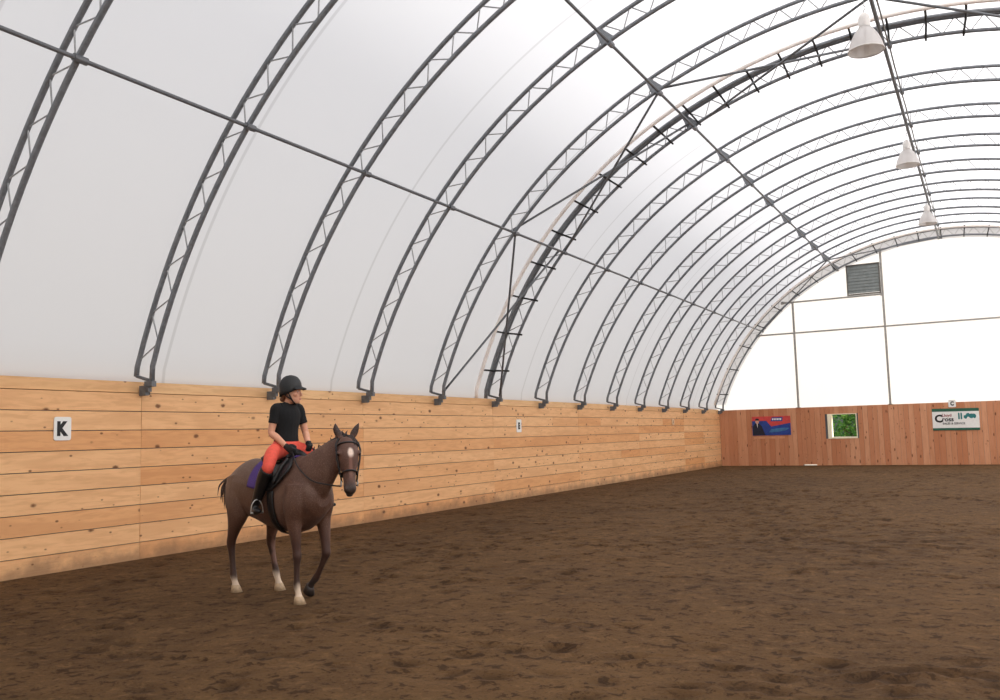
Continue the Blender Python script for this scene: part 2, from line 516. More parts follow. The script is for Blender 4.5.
# far wall: upright boards with a window opening and a gap at the foot
WX0, WX1, WZ0, WZ1 = 4.55, 5.70, 1.11, 2.14
B = []
x = 0.0
while x < W:
    w = random.choice([.185, .185, .235, .19]); x1 = min(x + w, W)
    tn = random.random() ** 1.2
    zb = .035 if 3.5 < (x + x1) / 2 < 4.06 else -.1
    top = 2.45
    if x1 > WX0 and x < WX1:
        B.append((x + .003, x1 - .003, YE + random.uniform(0, .006), YE + .04, zb, WZ0, tn))
        B.append((x + .003, x1 - .003, YE + random.uniform(0, .006), YE + .04, WZ1, top, random.random()))
    else:
        B.append((x + .003, x1 - .003, YE + random.uniform(0, .006), YE + .04, zb, top, tn))
    x = x1
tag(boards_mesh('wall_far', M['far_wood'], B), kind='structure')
bm = bmesh.new()   # framing behind the far boards, keeps daylight out
for (a, b, c, d) in ((-.3, WX0, .06, 2.44), (WX1, W + .3, .06, 2.44), (WX0, WX1, .06, WZ0), (WX0, WX1, WZ1, 2.44)):
    box(bm, a, b, YE + .045, YE + .14, c, d)
for (a, b) in ((-.3, 3.5), (4.1, W + .3)):
    box(bm, a, b, YE + .045, YE + .14, -.5, .06)
tag(obj('wall_far_backing', bm, M['steel_dark']), kind='structure')
# window frame: cream reveal
bm = bmesh.new()
box(bm, WX0, WX0 + .16, YE - .02, YE + .30, WZ0, WZ1)
box(bm, WX1 - .03, WX1, YE - .02, YE + .30, WZ0, WZ1)
box(bm, WX0 + .16, WX1 - .03, YE - .02, YE + .30, WZ0, WZ0 + .07)
box(bm, WX0 + .16, WX1 - .03, YE - .02, YE + .30, WZ1 - .025, WZ1)
tag(obj('window_1', bm, M['jamb']), kind='structure')
# apron outside the far wall
bm = bmesh.new(); box(bm, -4, W + 4, YE + .15, YE + 5, -.45, .01)
tag(obj('ground_apron', bm, M['gravel']), kind='structure')

# ------------------------------------------------------------------ setting: roof and gables
NPH = 96
def roof_curve():
    pts = []
    x0, z0 = prof(PO, -PI / 2, .075)
    pts.append((x0 - .12, -.5)); pts.append((x0 - .06, 2.2))
    for k in range(NPH + 1):
        pts.append(prof(PO, -PI / 2 + PI * k / NPH, .075))
    pts.append((W - x0 + .06, 2.2)); pts.append((W - x0 + .12, -.5))
    return pts
RC = roof_curve()
bm = bmesh.new()
ys = [YN] + [ya(-5) + SP * k for k in range(0, 18)] + [YE + .15]
ys = [YN] + [y for y in ys if YN + .1 < y < YE] + [YE + .15]
rows = [[bm.verts.new((x, y, z)) for (x, z) in RC] for y in ys]
for a, b in zip(rows, rows[1:]):
    for k in range(len(RC) - 1):
        bm.faces.new((a[k], a[k + 1], b[k + 1], b[k]))
tag(obj('ceiling', bm, M['roof'], None, True), kind='structure')

def gable(name, y, z0):
    bm = bmesh.new()
    lo, hi = prof(PO, -PI / 2, .075)[0], W - prof(PO, -PI / 2, .075)[0]
    pts = [(lo, z0)] + [prof(PO, -PI / 2 + PI * k / NPH, .07) for k in range(NPH + 1)] + [(hi, z0)]
    c = bm.verts.new((CXW, y, z0)); vs = [bm.verts.new((px, y, pz)) for px, pz in pts]
    for a, b in zip(vs, vs[1:]): bm.faces.new((c, a, b))
    tag(obj(name, bm, M['gable']), kind='structure')
gable('wall_gable_far', YE + .10, 2.4)
gable('wall_gable_near', YN + .02, -.5)
bm = bmesh.new()   # extra membrane ring, added to darken the gable rim like shaded fabric
shade_rim = [[bm.verts.new((x, YE + .06, z)) for x, z in (prof(PIN, -PI / 2 + PI * k / NPH, -.05), prof(PO, -PI / 2 + PI * k / NPH, .06))] for k in range(NPH + 1)]
for a, b in zip(shade_rim, shade_rim[1:]): bm.faces.new((a[0], b[0], b[1], a[1]))
tag(obj('trim_shade', bm, M['roof'], None, True), kind='structure')

# ------------------------------------------------------------------ roof arches
P1 = (2.08, 5.83); P2 = (5.334, 8.204); PR = (9.23, 9.065); P3 = (W - 5.334, 8.204); P4 = (W - 2.08, 5.83)
def arch_y(i, z, lean):  # the jointed arch leans a little toward the camera at its crown
    return -lean * max(0, (z - 2.7) / 6.67)

def arch_meshes(lean=0.0, rc=.0375, rw=.0105):
    N = 84
    out = {}
    for nm, co in (('outer_chord', PO), ('inner_chord', PIN)):
        bm = bmesh.new()
        pts = []
        for k in range(N + 1):
            x, z = prof(co, -PI / 2 + PI * k / N)
            pts.append((x, arch_y(0, z, lean), z))
        if nm == 'outer_chord':
            pts = [(pts[0][0] - .012, pts[0][1], 2.57)] + pts + [(pts[-1][0] + .012, pts[-1][1], 2.57)]
        if nm == 'inner_chord':
            pts = [(pts[0][0] - .01, pts[0][1], 2.47)] + pts + [(pts[-1][0] + .01, pts[-1][1], 2.47)]
        tube(bm, pts, rc, 8)
        out[nm] = bm
    bm = bmesh.new()
    # nodes along the arc
    n = 43
    dphi = PI / n
    def P(co, ph):
        x, z = prof(co, ph); return V((x, arch_y(0, z, lean), z))
    for half in (1, -1):
        k = 0
        ph = -PI / 2 + .01
        while ph < -.004:
            a = P(PO, half * ph); b = P(PIN, half * min(ph + dphi * .36, 0)); c = P(PO, half * min(ph + dphi, 0))
            tube(bm, [a, b], rw, 6, False)
            tube(bm, [b, c], rw, 6, False)
            ph += dphi
    out['lattice_web'] = bm
    return out

def foot_bracket(bm, s):
    """s=+1 left foot, -1 right foot"""
    X = lambda v: v if s > 0 else W - v
    def bx(x0, x1, y0, y1, z0, z1):
        a, b = sorted((X(x0), X(x1))); box(bm, a, b, y0, y1, z0, z1, .004)
    # sloping tie from outer chord to inner chord
    tube(bm, [(X(-.09), 0, 2.575), (X(.23), 0, 2.49)], .024, 8)
    bx(.12, .28, -.04, .04, 2.41, 2.49)
    bx(.002, .14, -.03, .03, 2.29, 2.43)
    bx(.12, .20, -.03, .03, 2.34, 2.41)
    bx(.12, .14, .04, .05, 2.30, 2.42)

def gusset(bm, p, lean=0.0):
    """triangular plate pair between chords where the upper purlin passes"""
    ph = phi_of_x(PIN, p[0])
    xi, zi = prof(PIN, ph); xo, zo = prof(PO, ph)
    ti = V((prof(PIN, ph + .01)[0] - prof(PIN, ph - .01)[0], 0, prof(PIN, ph + .01)[1] - prof(PIN, ph - .01)[1])).normalized()
    i, o = V((xi, 0, zi)), V((xo, 0, zo))
    for dy in (-.03, .03):
        vs = [bm.verts.new(q) for q in (i - ti * .13 + V((0, dy, 0)), i + ti * .13 + V((0, dy, 0)), o + ti * .05 + V((0, dy, 0)), o - ti * .05 + V((0, dy, 0)))]
        bm.faces.new(vs)
    a = (i - o).normalized()
    q = i + a * .05
    tube(bm, [q + V((0, -.09, 0)), q + V((0, .09, 0))], .052, 10)
    tube(bm, [i, q], .03, 8)

def clip(bm, p):
    ph = phi_of_x(PIN, p[0]) if abs(p[0] - CXW) > .5 else 0
    xi, zi = prof(PIN, ph); xo, zo = prof(PO, ph)
    i, o = V((xi, 0, zi)), V((xo, 0, zo)); a = (i - o).normalized(); q = i + a * .045
    tube(bm, [q + V((0, -.08, 0)), q + V((0, .08, 0))], .046, 10)
    tube(bm, [i - a * .02, q], .028, 8)

ARCH_LABELS = {
 0: 'grey steel lattice roof arch nearest the camera, crossing the upper left corner',
 1: 'grey steel lattice roof arch standing on the wall just right of the K letter',
 2: 'grey steel lattice roof arch whose foot is right behind the rider helmet',
 3: 'grey lattice roof arch whose foot stands just right of the horse ears',
 4: 'grey lattice roof arch with brace pipes, just before the black clamped arch',
 5: 'doubled roof arch with pale sleeve and black clamps, mid roof',
 6: 'grey lattice roof arch right of the E letter, first beyond the black clamps',
 7: 'grey lattice roof arch second beyond the black clamped arch',
 8: 'grey lattice roof arch third beyond the black clamped arch',
 9: 'grey lattice roof arch fourth beyond the black clamped arch',
 10: 'grey lattice roof arch fifth beyond the black clamped arch, near the far end',
 11: 'grey lattice roof arch two before the end arch at the far gable',
 12: 'grey lattice roof arch last one before the end arch at the far gable',
 13: 'end roof arch with small dark clamps right against the white far gable',
}
def make_arch(lean=0.0):
    root = empty('roof_arch', (0, 0, 0))
    for nm, bm in arch_meshes(lean).items():
        obj(nm, bm, M['rod' if nm == 'lattice_web' else 'steel'], root, True)
    for s in (1, -1):
        bm = bmesh.new(); foot_bracket(bm, s); obj('foot_bracket', bm, M['steel_dark'], root)
    for p in (P2, P3):
        bm = bmesh.new(); gusset(bm, p); o = obj('gusset_plate', bm, M['steel'], root)
        o.location.y = arch_y(0, p[1], lean)
    for p in (P1, PR, P4):
        bm = bmesh.new(); clip(bm, p); o = obj('purlin_clip', bm, M['steel_dark'], root)
        o.location.y = arch_y(0, p[1], lean)
    return root

def add_clamps(root, lean, reach, n):
    """hook shaped black clamps that lace the fabric edge pipe to the arch"""
    for k in range(n):
        ph = -PI / 2 + .05 + (PI - .1) * k / (n - 1)
        xo, zo = prof(PO, ph); xi, zi = prof(PIN, ph)
        xe, ze = prof(PO, ph, .03); xj, zj = prof(PIN, ph, -.07)
        dy = arch_y(0, zo, lean)
        m = lambda a, b, f: a + (b - a) * f
        bm = bmesh.new()
        tube(bm, [(xe, dy - reach - .05, ze), (xo, dy - reach * .55, zo), (m(xo, xi, .35), dy - .06, m(zo, zi, .35))], .024, 6)
        tube(bm, [(m(xo, xi, .35), dy - .06, m(zo, zi, .35)), (xi, dy - .05, zi), (xj, dy + .04, zj)], .022, 6)
        tube(bm, [(m(xo, xi, .1), dy - .10, m(zo, zi, .1)), (m(xo, xi, .75), dy - .10, m(zo, zi, .75))], .02, 6)
        tube(bm, [(xi, dy - .12, zi), (xi, dy + .10, zi)], .022, 6)
        obj('clamp', bm, M['clamp'], root)

LEAN5 = .25
arch0 = make_arch()
for i in range(0, 14):
    if i == 5:
        a = make_arch(LEAN5)
        for (dr, dyy, rad, nm, mt) in ((.01, -.57, .045, 'fabric_sleeve', 'tan_pipe'), (.0, -.14, .045, 'joint_pipe', 'steel')):
            bm = bmesh.new()
            pts = []
            for k in range(85):
                x, z = prof(PO, -PI / 2 + PI * k / 84, dr)
                pts.append((x, arch_y(0, z, LEAN5) + dyy, z))
            pts = [(pts[0][0] - .012, pts[0][1], 2.50)] + pts + [(pts[-1][0] + .012, pts[-1][1], 2.50)]
            tube(bm, pts, rad, 8)
            o = obj(nm, bm, M[mt], a, True)
        add_clamps(a, LEAN5, .53, 31)
    elif i == 0:
        a = arch0
    else:
        a = copy_tree(arch0)
        if i == 13:
            add_clamps(a, 0, .18, 25)
            bm = bmesh.new()
            tube(bm, [(lambda q: (q[0], -.16, q[1]))(prof(PO, -PI / 2 + PI * k / 84, .01)) for k in range(85)], .05, 8)
            obj('fabric_sleeve', bm, M['tan_pipe'], a, True)
    a.location = (0, ya(i), 0)
    tag(a, ARCH_LABELS[i], 'roof arch', 'lattice roof arches')

# ------------------------------------------------------------------ purlins and braces
def pipe(name, a, b, r, mat, label, cat, group=None, sag=0.0):
    bm = bmesh.new()
    a, b = V(a), V(b)
    pts = [V((0, 0, 0)) + (b - a) * (k / 8) - V((0, 0, sag * math.sin(PI * k / 8))) for k in range(9)]
    tube(bm, pts, r, 10)
    # flattened bolted tabs at both ends
    d = (b - a).normalized()
    for q, s in ((V((0, 0, 0)), 1), (b - a, -1)):
        tube(bm, [q, q + d * (s * .10)], [r * 1.35, r * 1.05], 8)
    o = obj(name, bm, mat, None, True); o.location = a
    return tag(o, label, cat, group)
def inner(p, d):  # point just under the inner chord
    ph = phi_of_x(PIN, p[0]) if abs(p[0] - CXW) > .5 else 0
    x, z = prof(PIN, ph, -d); 
    return (x if abs(p[0] - CXW) > .5 else p[0], z)
for p, lab in ((P1, 'long grey purlin pipe running along the left roof low above the rider'),
               (P2, 'long grey purlin pipe running along the left roof halfway up to the ridge'),
               (PR, 'long grey ridge pipe along the roof above the hanging lamps'),
               (P3, 'long grey purlin pipe on the right slope of the roof beyond the ridge')):
    x, z = inner(p, .045)
    pipe('purlin', (x, ya(-2) if p is not P3 else ya(3), z), (x, ya(13) + .1, z), .027 if p is not PR else .036, M['steel_dark'], lab, 'pipe', 'roof purlins')
bm = bmesh.new()
tube(bm, [(9.315, ya(3.2), 9.02)] + [(9.315 + (.006 if k % 2 else 0), ya(3.2) + k * .9, 9.01) for k in range(1, 28)], .016, 8)
tag(obj('conduit', bm, M['lead'], None, True), 'thin grey electrical conduit running beside the ridge pipe', 'conduit')

FOOT = (.22, 2.56)
def brc(pa, ia, pb, ib, label, lift=.02):
    la = LEAN5 if ia == 5 else 0; lb = LEAN5 if ib == 5 else 0
    xa, za = inner(pa, lift) if pa is not FOOT else FOOT
    xb, zb = inner(pb, lift) if pb is not FOOT else FOOT
    pipe('brace_pipe', (xa, ya(ia) + arch_y(0, za, la), za), (xb, ya(ib) + arch_y(0, zb, lb), zb), .024, M['steel_dark'], label, 'brace', 'diagonal roof braces')
brc(FOOT, 4, P1, 5, 'brace pipe rising from an arch foot on the wall toward black clamps', -.12)
brc(P1, 4, FOOT, 5, 'nearly upright brace pipe from the low purlin to the black clamped arch foot', .03)
brc(P1, 4, P2, 5, 'brace pipe rising from the low purlin to the halfway purlin', -.1)
brc(P2, 4, P1, 5, 'brace pipe dropping from the halfway purlin to the low purlin beside the black clamps', .03)
brc(P2, 4, PR, 5, 'brace pipe rising from the halfway purlin toward the nearest hanging lamp', -.05)
brc(PR, 4, P2, 5, 'brace pipe sloping down left from the ridge beside the nearest lamp', .03)
brc(PR, 4, P3, 5, 'brace pipe sloping down right from the ridge, in the upper right corner', .03)
brc(P2, 12, P1, 13, 'last bay brace pipe sloping down left to the low purlin end', .03)
brc(P2, 12, PR, 13, 'brace pipe in the last bay rising right to the ridge above the grey louver', .03)

# ------------------------------------------------------------------ gable frame
def post(x, z0, z1, label):
    root = empty('gable_post', (x, YE + .03, z0)); tag(root, label, 'post', 'gable posts')
    bm = bmesh.new(); box(bm, -.042, .042, -.042, .042, 0, z1 - z0, .008); obj('post_tube', bm, M['post'], root)
    bm = bmesh.new(); box(bm, -.09, .09, -.065, .065, 0, .02, .003); obj('base_plate', bm, M['post'], root)
post(3.41, 2.45, 7.0, 'shorter grey steel post on the far gable, left of the louver')
post(7.02, 2.45, 8.93, 'taller grey steel post on the far gable, touching the right side of the louver')
def girt(x0, x1, z, label):
    bm = bmesh.new(); box(bm, 0, x1 - x0, -.035, .035, -.033, .033, .006)
    for xx in (.0, x1 - x0):
        box(bm, xx - .05, xx + .05, -.055, .055, -.06, .06, .004)
    o = obj('gable_girt', bm, M['post']); o.location = (x0, YE + .04, z); tag(o, label, 'beam', 'gable girts')
girt(1.85, W - 1.85, 5.67, 'long grey horizontal bar across the white far gable below the louver')
girt(2.98, 6.97, 7.01, 'short grey horizontal bar on the far gable supporting the louver')

root = empty('vent_louver', (5.655, YE + .02, 7.06)); tag(root, 'dark grey square ventilation louver high on the white far gable', 'vent')
w, hh = 1.31, 1.29
bm = bmesh.new()
for (a, b, c, d) in ((0, w, 0, .05), (0, w, hh - .05, hh), (0, .05, .05, hh - .05), (w - .05, w, .05, hh - .05)):
    box(bm, a, b, -.07, .05, c, d, .005)
obj('frame', bm, M['louver_frame'], root)
for k in range(9):
    bm = bmesh.new()
    z = .07 + k * (hh - .14) / 9
    vs = [bm.verts.new(q) for q in ((.05, -.05, z), (w - .05, -.05, z), (w - .05, -.02, z + .152), (.05, -.02, z + .152), (.05, -.042, z - .004), (w - .05, -.042, z - .004), (w - .05, -.012, z + .15), (.05, -.012, z + .15))]
    for q in ((0, 1, 2, 3), (7, 6, 5, 4), (0, 4, 5, 1), (1, 5, 6, 2), (2, 6, 7, 3), (3, 7, 4, 0)): bm.faces.new([vs[i] for i in q])
    obj('slat', bm, M['louver'], root)

# ------------------------------------------------------------------ hanging lamps
def lathe(bm, prf, n=32, c=(0, 0, 0), ribs=0, rib_amp=0.0):
    rings = []
    for r, z in prf:
        rings.append([bm.verts.new((c[0] + (r * (1 + (rib_amp if k % 2 else 0))) * math.cos(2 * PI * k / n), c[1] + (r * (1 + (rib_amp if k % 2 else 0))) * math.sin(2 * PI * k / n), c[2] + z)) for k in range(n)])
    for a, b in zip(rings, rings[1:]):
        for k in range(n): bm.faces.new((a[k], a[(k + 1) % n], b[(k + 1) % n], b[k]))
    return rings
def make_lamp():
    root = empty('pendant_lamp', (0, 0, 0))           # origin at the rim
    bm = bmesh.new()
    lathe(bm, [(.325, 0), (.318, .03), (.30, .10), (.262, .20), (.215, .29), (.165, .36), (.125, .41), (.118, .40), (.158, .352), (.208, .284), (.254, .196), (.292, .10), (.312, .03), (.319, 0), (.325, 0)], 64, ribs=1, rib_amp=.008)
    obj('bell_shade', bm, M['acrylic'], root, True)
    bm = bmesh.new(); pts = [(.325 * math.cos(2 * PI * k / 40), .325 * math.sin(2 * PI * k / 40), 0) for k in range(41)]
    tube(bm, pts, .012, 6); obj('rim', bm, M['housing'], root, True)
    bm = bmesh.new(); rings = lathe(bm, [(.09, .40), (.105, .43), (.11, .58), (.095, .63), (.05, .68)], 24); bm.faces.new(rings[-1]); bm.faces.new(rings[0][::-1])
    obj('ballast_housing', bm, M['housing'], root, True)
    bm = bmesh.new(); ball(bm, (0, 0, .24), (.05, .05, .11)); rings = lathe(bm, [(.03, .30), (.03, .41)], 12); obj('bulb', bm, M['acrylic'], root, True)
    bm = bmesh.new()
    tube(bm, [(0, 0, .67), (.0, 0, .73), (.03, 0, .76), (.035, 0, .80), (0, 0, .83)], .009, 6); obj('hook', bm, M['lead'], root, True)
    return root
LX = 9.17
lamps = [(15.16, 7.79, 'clear bell shaped hanging lamp nearest the camera, at the top of the picture'),
         (23.8, 8.12, 'middle one of the three clear bell shaped lamps hanging under the ridge'),
         (31.9, 8.26, 'farthest small bell lamp hanging under the ridge near the far gable')]
lamp0 = make_lamp()
for i, (y, z, lab) in enumerate(lamps):
    o = lamp0 if i == 0 else copy_tree(lamp0)
    o.location = (LX, y, z); o.scale = (.86, .86, .95); tag(o, lab, 'lamp', 'hanging bell lamps')
    bm = bmesh.new()
    for k in range(9):   # drop chain, one link after another
        f0, f1 = k / 9, (k + 1) / 9
        p = lambda f: V(((9.23 - LX) * f / .86, 0, .83 + ((9.0 - z) / .95 - .83) * f))
        tube(bm, [p(f0), p((f0 + f1) / 2) + V((0, .008 if k % 2 else 0, 0)), p(f1)], .007, 6)
    obj('chain', bm, M['lead'], o)

# ------------------------------------------------------------------ arena letters and signs
RL = Matrix(((0, 0, 1, 0), (1, 0, 0, 0), (0, 1, 0, 0), (0, 0, 0, 1)))     # local x->+Y, y->+Z, z->+X  (left wall)
RF_ = Matrix(((1, 0, 0, 0), (0, 0, -1, 0), (0, 1, 0, 0), (0, 0, 0, 1)))   # local x->+X, y->+Z, z->-Y  (far wall)
def rounded_plate(bm, w, h, r, z0, z1, n=5):
    pts = []
    for cx, cy, a0 in ((w / 2 - r, h / 2 - r, 0), (-w / 2 + r, h / 2 - r, PI / 2), (-w / 2 + r, -h / 2 + r, PI), (w / 2 - r, -h / 2 + r, 1.5 * PI)):
        for k in range(n + 1): pts.append((cx + r * math.cos(a0 + k * PI / 2 / n), cy + r * math.sin(a0 + k * PI / 2 / n)))
    a = [bm.verts.new((x, y, z0)) for x, y in pts]; b = [bm.verts.new((x, y, z1)) for x, y in pts]
    bm.faces.new(a[::-1]); bm.faces.new(b)
    for i in range(len(pts)): j = (i + 1) % len(pts); bm.faces.new((a[i], a[j], b[j], b[i]))
def marker(letter, w, h, size, loc, R, panel, ink, label, bold=.012):
    root = empty('arena_letter_sign', loc); root.matrix_world = Matrix.Translation(loc) @ R
    tag(root, label, 'sign', 'arena letter signs')
    bm = bmesh.new(); rounded_plate(bm, w, h, .03, 0, .012); obj('panel', bm, panel, root)
    me = text_mesh(letter, size, bold); 
    o = link('letter', me, ink, root); o.scale = (.82, 1, 1); o.location = (0, 0, .014)
    ys = [v.co.y for v in me.vertices]; o.location.y = -(min(ys) + max(ys)) / 2
    xs = [v.co.x for v in me.vertices]; o.location.x = -.82 * (min(xs) + max(xs)) / 2
    return root
k = marker('K', .24, .305, .235, (.002, 7.131, 1.832), RL, M['white_panel'], M['ink'], 'white letter sign with black K on the left board wall', .016)
marker('E', .26, .325, .21, (.002, 19.74, 1.83), RL, M['white_panel'], M['ink'], 'small white letter sign with black E on the left board wall', .016)
marker('H', .28, .22, .15, (.002, 32.2, 1.94), RL, M['aged_panel'], M['ink_fade'], 'tiny faded beige letter sign far down the left board wall', .006)
marker('C', .265, .29, .21, (9.255, YE - .012, 2.40), RF_, M['white_panel'], M['ink'], 'small white letter sign with C above the green and white banner', .014)

def flat(bm, pts, z):
    vs = [bm.verts.new((x, y, z)) for x, y in pts]; bm.faces.new(vs)
def slab(bm, pts, z0, z1):
    a = [bm.verts.new((x, y, z0)) for x, y in pts]; b = [bm.verts.new((x, y, z1)) for x, y in pts]
    bm.faces.new(a[::-1]); bm.faces.new(b)
    for i in range(len(pts)): j = (i + 1) % len(pts); bm.faces.new((a[i], a[j], b[j], b[i]))
def ell(cx, cy, rx, ry, n=20): return [(cx + rx * math.cos(2 * PI * k / n), cy + ry * math.sin(2 * PI * k / n)) for k in range(n)]

# green and white trade banner
loc = V((9.34, YE - .012, 1.775))
root = empty('banner', loc); root.matrix_world = Matrix.Translation(loc) @ RF_ @ Matrix.Rotation(math.radians(-.6), 4, 'Z') @ Matrix.Scale(.925, 4)
tag(root, 'white banner with green stripes and the words Lloyd Cross on the far wall', 'banner')
bw, bh = 1.78, .93
bm = bmesh.new(); slab(bm, [(-bw/2, -bh/2), (bw/2, -bh/2), (bw/2, bh/2), (-bw/2, bh/2)], 0, .012); obj('panel', bm, M['white_panel'], root)
for y0, y1 in ((bh/2 - .13, bh/2), (-bh/2, -bh/2 + .10)):
    bm = bmesh.new(); slab(bm, [(-bw/2, y0), (bw/2, y0), (bw/2, y1), (-bw/2, y1)], .013, .016); obj('stripe', bm, M['green_paint'], root)
def put(s, size, x, y, mat, bold=.004, align='LEFT', nm='lettering'):
    o = link(nm, text_mesh(s, size, bold, .001, align), mat, root); o.location = (x, y, .016); return o
put('C', .44, -.80, .02, M['ink'], .018)
put('Lloyd', .17, -.52, .17, M['red_ink'], .004)
put('ross', .26, -.52, 0.0, M['ink'], .008)
put('SALES & SERVICE', .115, -.50, -.18, M['ink'], .003)
bm = bmesh.new()   # teal emblem: two silos and farm machinery outline
slab(bm, [(.10, .0), (.16, .0), (.16, .25), (.13, .29), (.10, .25)], .013, .017)
slab(bm, [(.19, .0), (.25, .0), (.25, .25), (.22, .29), (.19, .25)], .013, .017)
slab(bm, [(.31, .06), (.40, .06), (.47, .10), (.55, .08), (.55, .20), (.50, .26), (.42, .24), (.38, .17), (.31, .15)], .013, .017)
slab(bm, ell(.60, .13, .10, .10), .0135, .0175)
slab(bm, [(.66, .08), (.70, .03), (.74, .03), (.78, .13), (.74, .21), (.66, .23)], .013, .017)
slab(bm, ell(.38, .07, .055, .055), .0135, .0175)
obj('emblem', bm, M['teal'], root)

# red and blue poster with a suited figure
loc = V((2.235, YE - .012, 1.715))
root = empty('poster', loc); root.matrix_world = Matrix.Translation(loc) @ RF_ @ Matrix.Scale(.955, 4)
tag(root, 'blue and red poster with a suited figure left of the window', 'poster')
pw, ph_ = 1.70, .86
bm = bmesh.new(); slab(bm, [(-pw/2, -ph_/2), (pw/2, -ph_/2), (pw/2, ph_/2), (-pw/2, ph_/2)], 0, .012); obj('panel', bm, M['poster_red'], root)
bm = bmesh.new()
cur = [(-pw/2 + pw * k / 24, .03 + (.20 if k < 9 else .20 - .26 * min(1, (k - 9) / 3) + .012 * max(0, k - 12) ) ) for k in range(25)]
slab(bm, [(-pw/2, -ph_/2), (pw/2, -ph_/2)] + cur[::-1], .013, .0145); obj('blue_field', bm, M['poster_blue'], root)
bm = bmesh.new(); slab(bm, [(-.12, -.30), (.30, -.28), (.62, -.22), (.80, -.12), (.60, -.10), (.25, -.12), (-.02, -.16)], .0147, .016); obj('light_wave', bm, M['poster_mid'], root)
bm = bmesh.new(); slab(bm, [(-.83, -ph_/2 + .01), (-.28, -ph_/2 + .01), (-.42, .0), (-.55, .12), (-.72, .12), (-.82, .0)], .0147, .016); obj('suit', bm, M['poster_navy'], root)
bm = bmesh.new(); slab(bm, ell(-.62, .21, .085, .11), .0147, .0165); obj('face', bm, M['poster_skin'], root)
bm = bmesh.new(); slab(bm, [(-.71, .25), (-.53, .25), (-.54, .32), (-.62, .35), (-.70, .32)], .0168, .018); obj('hair', bm, M['poster_navy'], root)
bm = bmesh.new(); slab(bm, [(-.64, .10), (-.60, .10), (-.61, -.06), (-.62, -.08)], .0162, .0175); obj('shirt_front', bm, M['white_panel'], root)
bm = bmesh.new(); slab(bm, [(-.02, .20), (.50, .20), (.52, .38), (.04, .38)], .013, .0146); obj('logo_patch', bm, M['poster_blue'], root)
bm = bmesh.new()
for k in range(6): slab(bm, [(.05 + k * .07, .25), (.10 + k * .07, .25), (.11 + k * .07, .33), (.06 + k * .07, .33)], .0148, .016)
obj('logo_bars', bm, M['white_panel'], root)
bm = bmesh.new(); box(bm, 0, 1.30, -.012, 0, 0, .10)
o = obj('wooden_batten', bm, M['far_wood']); o.location = (1.48, YE, 1.16); tag(o, 'short plain wooden batten nailed under the red and blue poster', 'batten')

# ------------------------------------------------------------------ trees outside the window
def tree(loc, h, r, label, seed, n=1500):
    rr = random.Random(seed)
    root = empty('tree', loc); tag(root, label, 'tree', 'trees outside the window')
    bm = bmesh.new(); tube(bm, [(0, 0, 0), (.05, 0, h * .3), (-.03, .05, h * .6), (0, 0, h * .85)], [.12, .10, .07, .03], 8)
    for k in range(6):
        a = rr.uniform(0, 2 * PI); z = h * rr.uniform(.25, .6)
        tube(bm, [(0, 0, z), (math.cos(a) * r * .4, math.sin(a) * r * .4, z + .3), (math.cos(a) * r * .8, math.sin(a) * r * .8, z + .5)], [.05, .03, .012], 6)
    obj('trunk', bm, M['bark'], root)
    vs, fs, tn = [], [], []
    for k in range(n):
        a = rr.uniform(0, 2 * PI); u = rr.random() ** .45; z = rr.uniform(.08, 1.0)
        R = r * (math.sin(PI * min(1, z * .85 + .12)) ** .6) * u * (1 + .25 * math.sin(3 * a + seed + 5 * z))
        c = V((R * math.cos(a), R * math.sin(a), z * h))
        s = rr.uniform(.07, .15)
        q = Matrix.Rotation(rr.uniform(0, 2 * PI), 3, 'Z') @ Matrix.Rotation(rr.uniform(-1, 1), 3, 'X')
        b = len(vs)
        for p in ((-.1, 0, 0), (0, .45, .05), (0, 1, 0), (0, .45, -.05)):
            pass
        for p in ((0, -s, 0), (s * .5, 0, s * .12), (0, s, 0), (-s * .5, 0, s * .12)): vs.append(tuple(c + q @ V(p)))
        fs.append((b, b + 1, b + 2, b + 3)); tn.append(min(1, max(0, u * .7 * z + rr.uniform(-.15, .4))))
    me = bpy.data.meshes.new('foliage'); me.from_pydata(vs, [], fs)
    a = me.attributes.new('tone', 'FLOAT', 'FACE'); a.data.foreach_set('value', tn)
    link('foliage', me, M['leaf'], root)
tree((3.35, 42.9, -.45), 3.5, .85, 'leafy green tree in the left part of the window view', 1, 1700)
tree((5.2, 42.7, -.45), 3.1, .85, 'bright leafy bush in the right part of the window view', 2, 1700)
tree((4.1, 47.0, -.45), 5.4, 2.0, 'tall dark leafy tree behind the two bushes in the window view', 3, 4200)

# ------------------------------------------------------------------ the horse
HM = Matrix.Translation((HORSE[0], HORSE[1], 0)) @ Matrix.Rotation(HEAD, 4, 'Z') @ Matrix.Scale(HSC, 4)
TR = [  # trunk stations: x, top, bottom, half width
 (-.82, 1.20, 1.04, .07), (-.77, 1.28, .94, .17), (-.66, 1.375, .86, .245), (-.46, 1.455, .82, .275), (-.22, 1.435, .77, .265),
 (0.0, 1.40, .715, .275), (.2, 1.405, .69, .275), (.36, 1.45, .685, .255), (.45, 1.485, .69, .238), (.56, 1.46, .72, .215), (.69, 1.37, .80, .185), (.79, 1.25, .88, .15), (.84, 1.14, .96, .085)]
TRS = np.array(catmull(TR, 6))
def trunk(x):
    return [float(np.interp(x, TRS[:, 0], TRS[:, k])) for k in (1, 2, 3)]
def trunk_pt(x, a, off=0.0):
    """a: angle from the top, positive to the left (+y)"""
    top, bot, hw = trunk(x)
    c = (top + bot) / 2; h = (top - bot) / 2
    n = V((0, math.sin(a) / max(hw, .01), math.cos(a) / max(h, .01))).normalized()
    w = hw * (math.copysign(abs(math.sin(a)) ** (1.25 if math.cos(a) > 0 else .9), math.sin(a)))
    return V((x, w, c + h * math.cos(a))) + n * off

